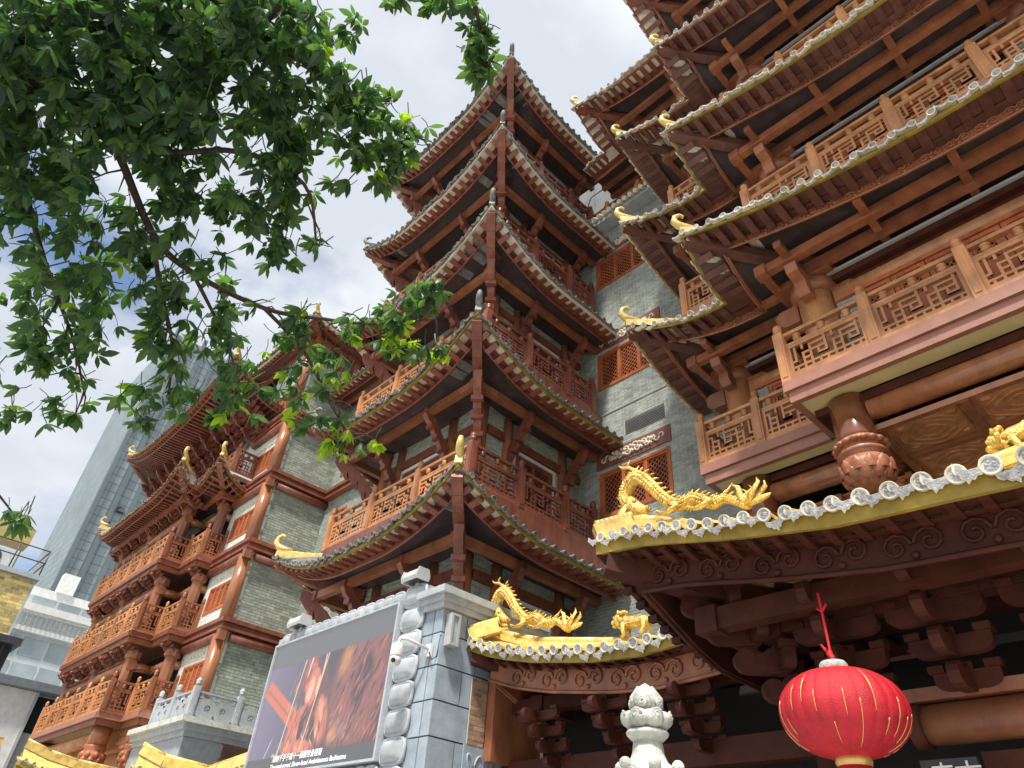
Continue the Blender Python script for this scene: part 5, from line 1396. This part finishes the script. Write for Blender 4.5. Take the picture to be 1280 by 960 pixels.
for k in range(5):
    a = 2*math.pi*k/5+.1; b.tube(spiral((PX+.10*math.cos(a), PY+.10*math.sin(a), 3.08), .045, (math.cos(a), math.sin(a))), .012, 5)
    b.tube([(PX+.12*math.cos(a+.5), PY+.12*math.sin(a+.5), 3.05), (PX+.125*math.cos(a+.35), PY+.125*math.sin(a+.35), 3.12), (PX+.06*math.cos(a+.1), PY+.06*math.sin(a+.1), 3.22)], [.02, .018, .008], 5)
part('flame_bud', b, STW, t)
b = MB()
for k in range(8):
    a = 2*math.pi*k/8; b.tube(spiral((PX+.2*math.cos(a), PY+.2*math.sin(a), 2.56), .06, (math.cos(a), math.sin(a))), .014, 5)
for k in range(6):
    a = 2*math.pi*k/6+.3; b.ball((PX+.235*math.cos(a), PY+.235*math.sin(a), 2.62), .05, 0, 8, 6)
part('scroll_band', b, STW, t)

# ================================================================== FAR BUILDINGS
K = thing('glass_skyscraper', 'tall pale glass skyscraper with vertical fins, far behind the left hall', 'skyscraper', (-140, 40, 0))
KX, KY0, KY1, KZ = -130.0, 20.4, 33.0, 94.0
b = MB(); b.bx(KX-30, KX-.3, KY0, KY1, 0, KZ); part('body', b, SKF, K)
b = MB()
z = 3.0
while z < KZ:
    y = KY0+.15
    while y < KY1:
        d = random.uniform(-.02, .02)
        b.add([(KX-.25, y, z), (KX-.25+d, y+1.12, z), (KX-.25+d, y+1.12, z+1.5), (KX-.25, y, z+1.5)], [(0,1,2,3)])
        y += 1.2
    x = KX-29
    while x < KX-1:
        b.add([(x, KY0-.05, z), (x+1.12, KY0-.05, z), (x+1.12, KY0-.05+random.uniform(-.02, .02), z+1.5), (x, KY0-.05, z+1.5)], [(0,1,2,3)])
        x += 1.2
    z += 1.6
part('pane', b, SKG, K, kind='stuff')
fm_ = MB(); fm_.bx(-.35, .7, -.34, .34, 0, KZ+1.5); fme = fm_.mesh('fin', [SKF])
y = KY0
while y < KY1: put('fin', fme, K, loc=(KX, y, 0)); y += 2.9
om_ = MB(); om_.add([(0, 0, 0), (0, 1.1, 0), (.55, 1.1, -1.1), (.55, 0, -1.1), (0, 0, -1.2), (0, 1.1, -1.2)], [(0,1,2,3), (0,3,4), (1,2,5), (3,2,5,4)]); ome = om_.mesh('open_window', [DRK])
rs = random.Random(11)
for i in range(34): put('open_window', ome, K, loc=(KX-.1, KY0+.2+1.2*rs.randint(0, 16), 3+1.6*rs.randint(14, 52)+1.2))
Q = thing('office_block', 'white stepped office block with ledges, below the skyscraper', 'building', (-80, 15, 0))
b = MB(); b.bx(-95, -75.6, 10.2, 30, 0, 22.3); b.bx(-90, -74.2, 8.8, 30, 0, 18.8); b.bx(-90, -72.6, 6.0, 30, 0, 12.6); part('wall', b, mat('pale_panel_cladding', (.66, .71, .71), .5, .1, .8, .1, 10), Q)
b = MB(); b.bx(-95, -75.2, 9.9, 30, 22.3, 23.0); b.bx(-90, -73.8, 8.4, 30, 20.6, 21.2); b.bx(-90, -73.6, 8.3, 30, 18.8, 19.2); b.bx(-90, -72.2, 5.8, 30, 12.6, 13.0); part('ledge', b, WHT, Q)
wm = MB(); wm.bx(0, .08, 0, 1.9, 0, 1.5); wme = wm.mesh('window', [mat('office_glass', (.40, .47, .49), .2, .2, .4, 0)])
for r_, (xx, z, y0) in enumerate(((-75.59, 20.9, 10.8), (-74.19, 17.0, 9.2), (-74.19, 14.9, 9.2), (-72.59, 10.6, 6.4), (-72.59, 8.4, 6.4), (-72.59, 6.2, 6.4))):
    for i in range(7): put('window', wme, Q, loc=(xx, y0+i*2.15, z))
b = MB()
for i in range(40): b.bx(-73.4, -73.36, 8.6+i*.4, 8.64+i*.4, 19.2, 20.2)
b.bx(-73.42, -73.34, 8.5, 26, 20.2, 20.27); part('railing', b, GRY, Q)
b = MB()
for i in range(18): b.bx(-74.15, -73.7, 8.9+i*.85, 9.2+i*.85, 13.1, 14.4)
part('bracket', b, WHT, Q)
b = MB(); b.bx(-76, -75.0, 12.2, 13.6, 23, 24.8); part('roof_unit', b, WHT, Q)
V2 = thing('white_building', 'low white building with dark flat roof edge at the left edge', 'building', (-52, 6, 0))
b = MB(); b.bx(-60, -50, -2, 9.6, 0, 10.3); b.bx(-60, -50.6, 9.6, 14, 0, 10.3); part('wall', b, WHT, V2)
b = MB(); b.bx(-60, -49.4, -2.5, 14, 10.32, 10.75); part('roof', b, mat('slate_roof_edge', (.16, .18, .2), .6), V2)
b = MB(); b.bx(-50.62, -50.52, 9.75, 13.5, 8.3, 10.2); part('pane', b, GLS, V2)
b = MB(); b.bx(-50.02, -49.9, 9.5, 9.66, 0, 10.3); part('corner_strip', b, GRY, V2)
b = MB()
for i in range(9): b.bx(-50.5, -50.42, 9.8+i*.42, 9.84+i*.42, 5.0, 8.2)
for i in range(8): b.bx(-50.5, -50.41, 9.8, 13.4, 5.1+i*.42, 5.14+i*.42)
part('window_bars', b, GRY, V2)
b = MB()
for i in range(9): b.bx(-49.98, -49.9, 5.6+i*.4, 5.66+i*.4, 6.0, 7.6)
for i in range(4): b.bx(-49.98, -49.89, 5.6, 8.9, 6.1+i*.45, 6.16+i*.45)
part('window_grille', b, GRY, V2)
b = MB(); b.bx(-52, -49.8, 3, 7.6, 12.4, 12.8); b.bx(-51, -50.9, 3.2, 7.4, 10.7, 12.4)
for i in range(5): b.bx(-50.1, -50.0, 3.2+i*.9, 3.28+i*.9, 10.7, 12.4)
part('roof_canopy', b, DRK, V2)
V3 = thing('yellow_brick_building', 'yellow brick building with railed roof and roof machinery at the left edge', 'building', (-66, 4, 0))
YX, YY, YZ = -62.0, 8.35, 19.6
wall(V3, (YX, -4.0, 0), Y, X, YY+4.0, 8, YZ, (), bl=.62, bh=.24, mats=(YBR, mat('pale_joint', (.55, .5, .42), .8)), gap=.05)
b = MB(); b.bx(YX-12, YX-.3, -4, YY-.01, 0, YZ-.05); b.bx(YX-12, YX+.3, -4, YY+.3, YZ+.01, YZ+.35); part('roof_slab', b, ST, V3)
b = MB(); b.bx(YX-12, YX, YY, YY+.15, 0, YZ); part('side_wall', b, ST, V3)
b = MB(); zr_ = YZ+.35
for i in range(6): b.tube([(YX+.1, YY+.1-i*2.1, zr_), (YX+.1, YY+.1-i*2.1, zr_+2.0)], .05, 6)
for h_ in (1.0, 1.95): b.tube([(YX+.1, YY+.1, zr_+h_), (YX+.1, -3, zr_+h_)], .045, 6); b.tube([(YX+.1, YY+.1, zr_+h_), (YX-6, YY+.1, zr_+h_)], .045, 6)
part('railing', b, DRK, V3)
b = MB(); b.bx(YX-1.8, YX-.7, 4.6, 6.6, zr_, zr_+1.5); b.bx(YX-1.8, YX-.7, 1.6, 3.4, zr_, zr_+1.5); part('condenser_unit', b, GRYL, V3)
b = MB()
for y in (5.2, 2.4): b.tube([(YX-.7, y, zr_+.75), (YX-.62, y, zr_+.75)], .5, 16)
part('fan_guard', b, DRK, V3)
b = MB(); b.bx(YX-2.6, YX-.8, 4.2, 7.0, zr_+2.2, zr_+3.5); b.bx(YX-2.5, YX-2.4, 4.3, 4.4, zr_, zr_+2.2); b.bx(YX-2.5, YX-2.4, 6.8, 6.9, zr_, zr_+2.2); part('roof_hatch', b, mat('ochre_sheet', (.42, .33, .13), .6), V3)

# ================================================================== TREE
TR_ = thing('kapok_tree', 'leafy broadleaf tree with drooping hand-shaped leaves overhanging the upper left', 'tree', (0, 0, 0))
br_px = [
 ([(-330, 420, 7.6), (-180, 240, 7.2), (-60, 90, 7.0), (40, 105, 6.9), (130, 160, 6.8), (190, 290, 6.8), (240, 340, 6.8), (330, 385, 6.9), (400, 398, 7.0), (470, 405, 7.1), (545, 398, 7.2)], .052, .010),
 ([(-60, 90, 7.0), (80, 20, 6.6), (200, -40, 6.4), (320, 40, 6.4), (400, 90, 6.5), (460, 140, 6.6), (530, 175, 6.7)], .05, .01),
 ([(130, 160, 6.8), (200, 190, 6.6), (300, 190, 6.5), (380, 230, 6.5), (395, 300, 6.5)], .035, .01),
 ([(320, 40, 6.4), (430, -70, 6.3), (560, -60, 6.3), (590, -10, 6.3), (600, 40, 6.4), (605, 85, 6.4)], .03, .007),
 ([(40, 105, 6.9), (30, 220, 7.0), (60, 340, 7.2), (90, 420, 7.3), (105, 490, 7.3)], .03, .008),
 ([(190, 290, 6.8), (200, 360, 6.8), (215, 430, 6.8), (210, 500, 6.9)], .025, .008),
 ([(330, 385, 6.9), (380, 440, 6.9), (410, 500, 6.9), (440, 550, 6.9)], .02, .006),
 ([(240, 340, 6.8), (280, 420, 6.9), (300, 480, 7.0)], .02, .006),
 ([(-180, 240, 7.2), (-90, 420, 7.6), (-40, 560, 7.8), (15, 640, 7.9)], .03, .008),
]
tm_ = MB()
pb = at(-330, 420, 7.6)
tm_.tube([(pb.x-.5, pb.y-.6, 0), (pb.x-.45, pb.y-.5, 1.2), (pb.x-.3, pb.y-.4, 2.4), (pb.x-.1, pb.y-.2, pb.z-.6), pb], [.34, .27, .22, .16, .08], 12)
part('trunk', tm_, BARK, TR_)
rs = random.Random(21); tips = []
for pts, ra, rb_ in br_px:
    W3 = [at(*p) for p in pts]; fine = []
    for i in range(len(W3)-1):
        for q in range(5):
            f = q/5; a, c = W3[i], W3[i+1]; a0 = W3[max(i-1, 0)]; c1 = W3[min(i+2, len(W3)-1)]
            fine.append(.5*((2*a)+(-a0+c)*f+(2*a0-5*a+4*c-c1)*f*f+(-a0+3*a-3*c+c1)*f**3))
    fine.append(W3[-1]); N = len(fine)
    b = MB(); b.tube(fine, [ra+(rb_-ra)*i/(N-1) for i in range(N)], 7)
    bo = part('branch', b, BARK, TR_)
    tw = MB()
    for i in range(4, N, 2):
        for _ in range(2):
            d = Vector((rs.uniform(-1, 1), rs.uniform(-1, 1), rs.uniform(-.9, .5))).normalized(); L_ = rs.uniform(.12, .3)
            e = fine[i]+d*L_-Z*.08
            tw.tube([fine[i], fine[i]+d*L_*.5, e], [.011, .008, .004], 4); tips.append(e)
    if tw.f and pts[-1][0] > 60: part('twig', tw, BARK, bo)
# crown regions in the picture give the places, each with its own depth
blobs = [  # cx, cy, rx, ry, depth, spread, count
 (60, 40, 130, 90, 6.8, .9, 190), (200, 60, 150, 95, 6.7, .9, 240), (330, 50, 85, 75, 6.5, .7, 120), (90, 150, 150, 100, 6.9, .9, 240), (250, 170, 140, 90, 6.6, .8, 230),
 (385, 110, 50, 65, 6.5, .4, 55), (450, 140, 45, 40, 6.5, .3, 34), (500, 168, 40, 26, 6.6, .2, 22), (430, 200, 48, 36, 6.5, .3, 32), (478, 205, 30, 26, 6.5, .2, 16), (380, 215, 40, 40, 6.5, .3, 26),
 (60, 280, 110, 80, 7.0, .8, 120), (180, 290, 100, 75, 6.8, .7, 120), (300, 270, 85, 55, 6.6, .5, 70), (350, 300, 50, 40, 6.6, .4, 30), (70, 370, 65, 50, 7.2, .5, 48), (150, 380, 75, 55, 6.9, .5, 70), (235, 375, 70, 45, 6.8, .4, 52),
 (90, 440, 45, 40, 7.2, .4, 32), (75, 505, 38, 28, 7.3, .3, 20), (20, 450, 40, 40, 7.4, .4, 22), (10, 520, 18, 18, 7.4, .2, 8), (190, 450, 60, 45, 6.9, .4, 50), (185, 505, 40, 30, 6.9, .3, 22), (285, 450, 50, 50, 6.9, .4, 45),
 (260, 500, 40, 28, 6.9, .3, 20), (320, 495, 40, 22, 6.9, .2, 20), (340, 400, 60, 35, 6.9, .3, 34), (400, 410, 45, 30, 7.0, .3, 22), (470, 405, 40, 26, 7.1, .25, 22), (500, 385, 32, 24, 7.1, .2, 16), (535, 365, 28, 24, 7.1, .2, 16), (530, 437, 38, 12, 7.1, .15, 14), (490, 432, 28, 16, 7.1, .2, 10),
 (385, 470, 34, 26, 6.9, .2, 18), (395, 520, 36, 30, 6.9, .2, 22), (440, 553, 34, 18, 6.9, .15, 14), (420, 455, 22, 18, 6.9, .2, 8),
 (595, 40, 20, 40, 6.4, .2, 18), (560, 5, 30, 14, 6.3, .2, 9), (605, 85, 16, 16, 6.4, .15, 8), (495, -2, 16, 8, 6.3, .1, 4), (18, 645, 22, 12, 7.9, .15, 9), (440, 30, 14, 20, 6.5, .1, 5),
 (-90, 100, 120, 150, 7.1, .9, 120), (-80, 320, 100, 120, 7.4, .7, 60), (160, -90, 260, 70, 6.6, .9, 150)]
def leaf_geom(nl, rs_, yl=False):
    """one hand-shaped leaf: nl drooping leaflets round the stalk end"""
    b = MB()
    b.tube([(0, 0, .14), (.01, 0, .07), (0, 0, 0)], .004, 4, caps=False)
    for k in range(nl):
        a = 2*math.pi*(k+rs_.uniform(-.15, .15))/nl; L_ = rs_.uniform(.10, .145); wd = L_*rs_.uniform(.17, .22); dr = rs_.uniform(.35, 1.15)
        c, s_ = math.cos(a), math.sin(a); d = Vector((c*math.cos(dr), s_*math.cos(dr), -math.sin(dr))); sd = Vector((-s_, c, 0)); up = sd.cross(d)*-1
        def P_(t, w_, h): return d*(L_*t)+sd*(wd*w_)-up*(L_*h)
        vs = [P_(.06, 0, 0), P_(.3, -.75, .03), P_(.32, 0, -.02), P_(.3, .75, .03), P_(.6, -1, .07), P_(.62, 0, .02), P_(.6, 1, .07), P_(.84, -.6, .12), P_(.85, 0, .09), P_(.84, .6, .12), P_(1.06, 0, .17)]
        b.add(vs, [(0,2,1), (0,3,2), (1,2,5,4), (2,3,6,5), (4,5,8,7), (5,6,9,8), (7,8,10), (8,9,10)], 0, True)
    return b
rs = random.Random(33)
vari = [leaf_geom(rs.choice((5, 6, 6, 7)), rs) for _ in range(7)]
va_np = [(np.array(v.v), v.f) for v in vari]
vm = [v.mesh('leaf', [LEAF]) for v in vari]; vmy = [v.mesh('leaf', [LEAFY]) for v in vari[:3]]
places = []
for cx, cy, rx_, ry_, dp, spr, cnt in blobs:
    for _ in range(int(cnt*(1.55 if cy < 200 and cnt > 60 else .9 if cy > 250 else 1.1))):
        a = rs.uniform(0, 6.283); q = math.sqrt(rs.random())
        px, py = cx+rx_*q*math.cos(a), cy+ry_*q*math.sin(a)
        nn_ = noise.noise(Vector((px/30, py/30, dp*.7)))
        if nn_ < (-.25 if py < 210 else -.15) and cnt > 18: continue
        places.append((at(px, py, dp+rs.uniform(-spr, spr)), q, cx > 330 or cy > 330, px, py))
def leaf_mtx(p, s_=None):
    ax = Matrix.Rotation(rs.uniform(0, 6.283), 4, 'Z') @ Matrix.Rotation(rs.gauss(0, .45), 4, 'X') @ Matrix.Rotation(rs.gauss(0, .45), 4, 'Y')
    m_ = Matrix.Translation(p) @ ax @ Matrix.Scale(s_ or rs.uniform(.8, 1.4), 4); return m_
places.sort(key=lambda q: (not q[2], -q[1]))
crown = None
big = MB(); V_all = []; F_all = []; off = 0
for i, (p, q, edge, px, py) in enumerate(places):
    if i < 290: continue
    m_ = leaf_mtx(p); v_, f_ = va_np[rs.randrange(7)]
    A = np.array(m_); w_ = v_ @ A[:3, :3].T + A[:3, 3]
    V_all.append(w_); F_all.extend([[k+off for k in ff] for ff in f_]); off += len(w_)
cm = bpy.data.meshes.new('foliage'); cm.from_pydata(np.concatenate(V_all).tolist(), [], F_all); cm.materials.append(LEAF); cm.update()
crown = put('crown', cm, TR_, kind='stuff')
for i, (p, q, edge, px, py) in enumerate(places[:290]):
    yellowish = (py > 400 and 440 < px < 580) or (py > 535 and px > 400) or rs.random() < .09 or (430 < px < 520 and 190 < py < 240 and rs.random() < .3)  # yellower leaves grouped low on the right, a few scattered elsewhere
    put('leaf', rs.choice(vmy if yellowish else vm), TR_, mtx=leaf_mtx(p, rs.uniform(.85, 1.3)))
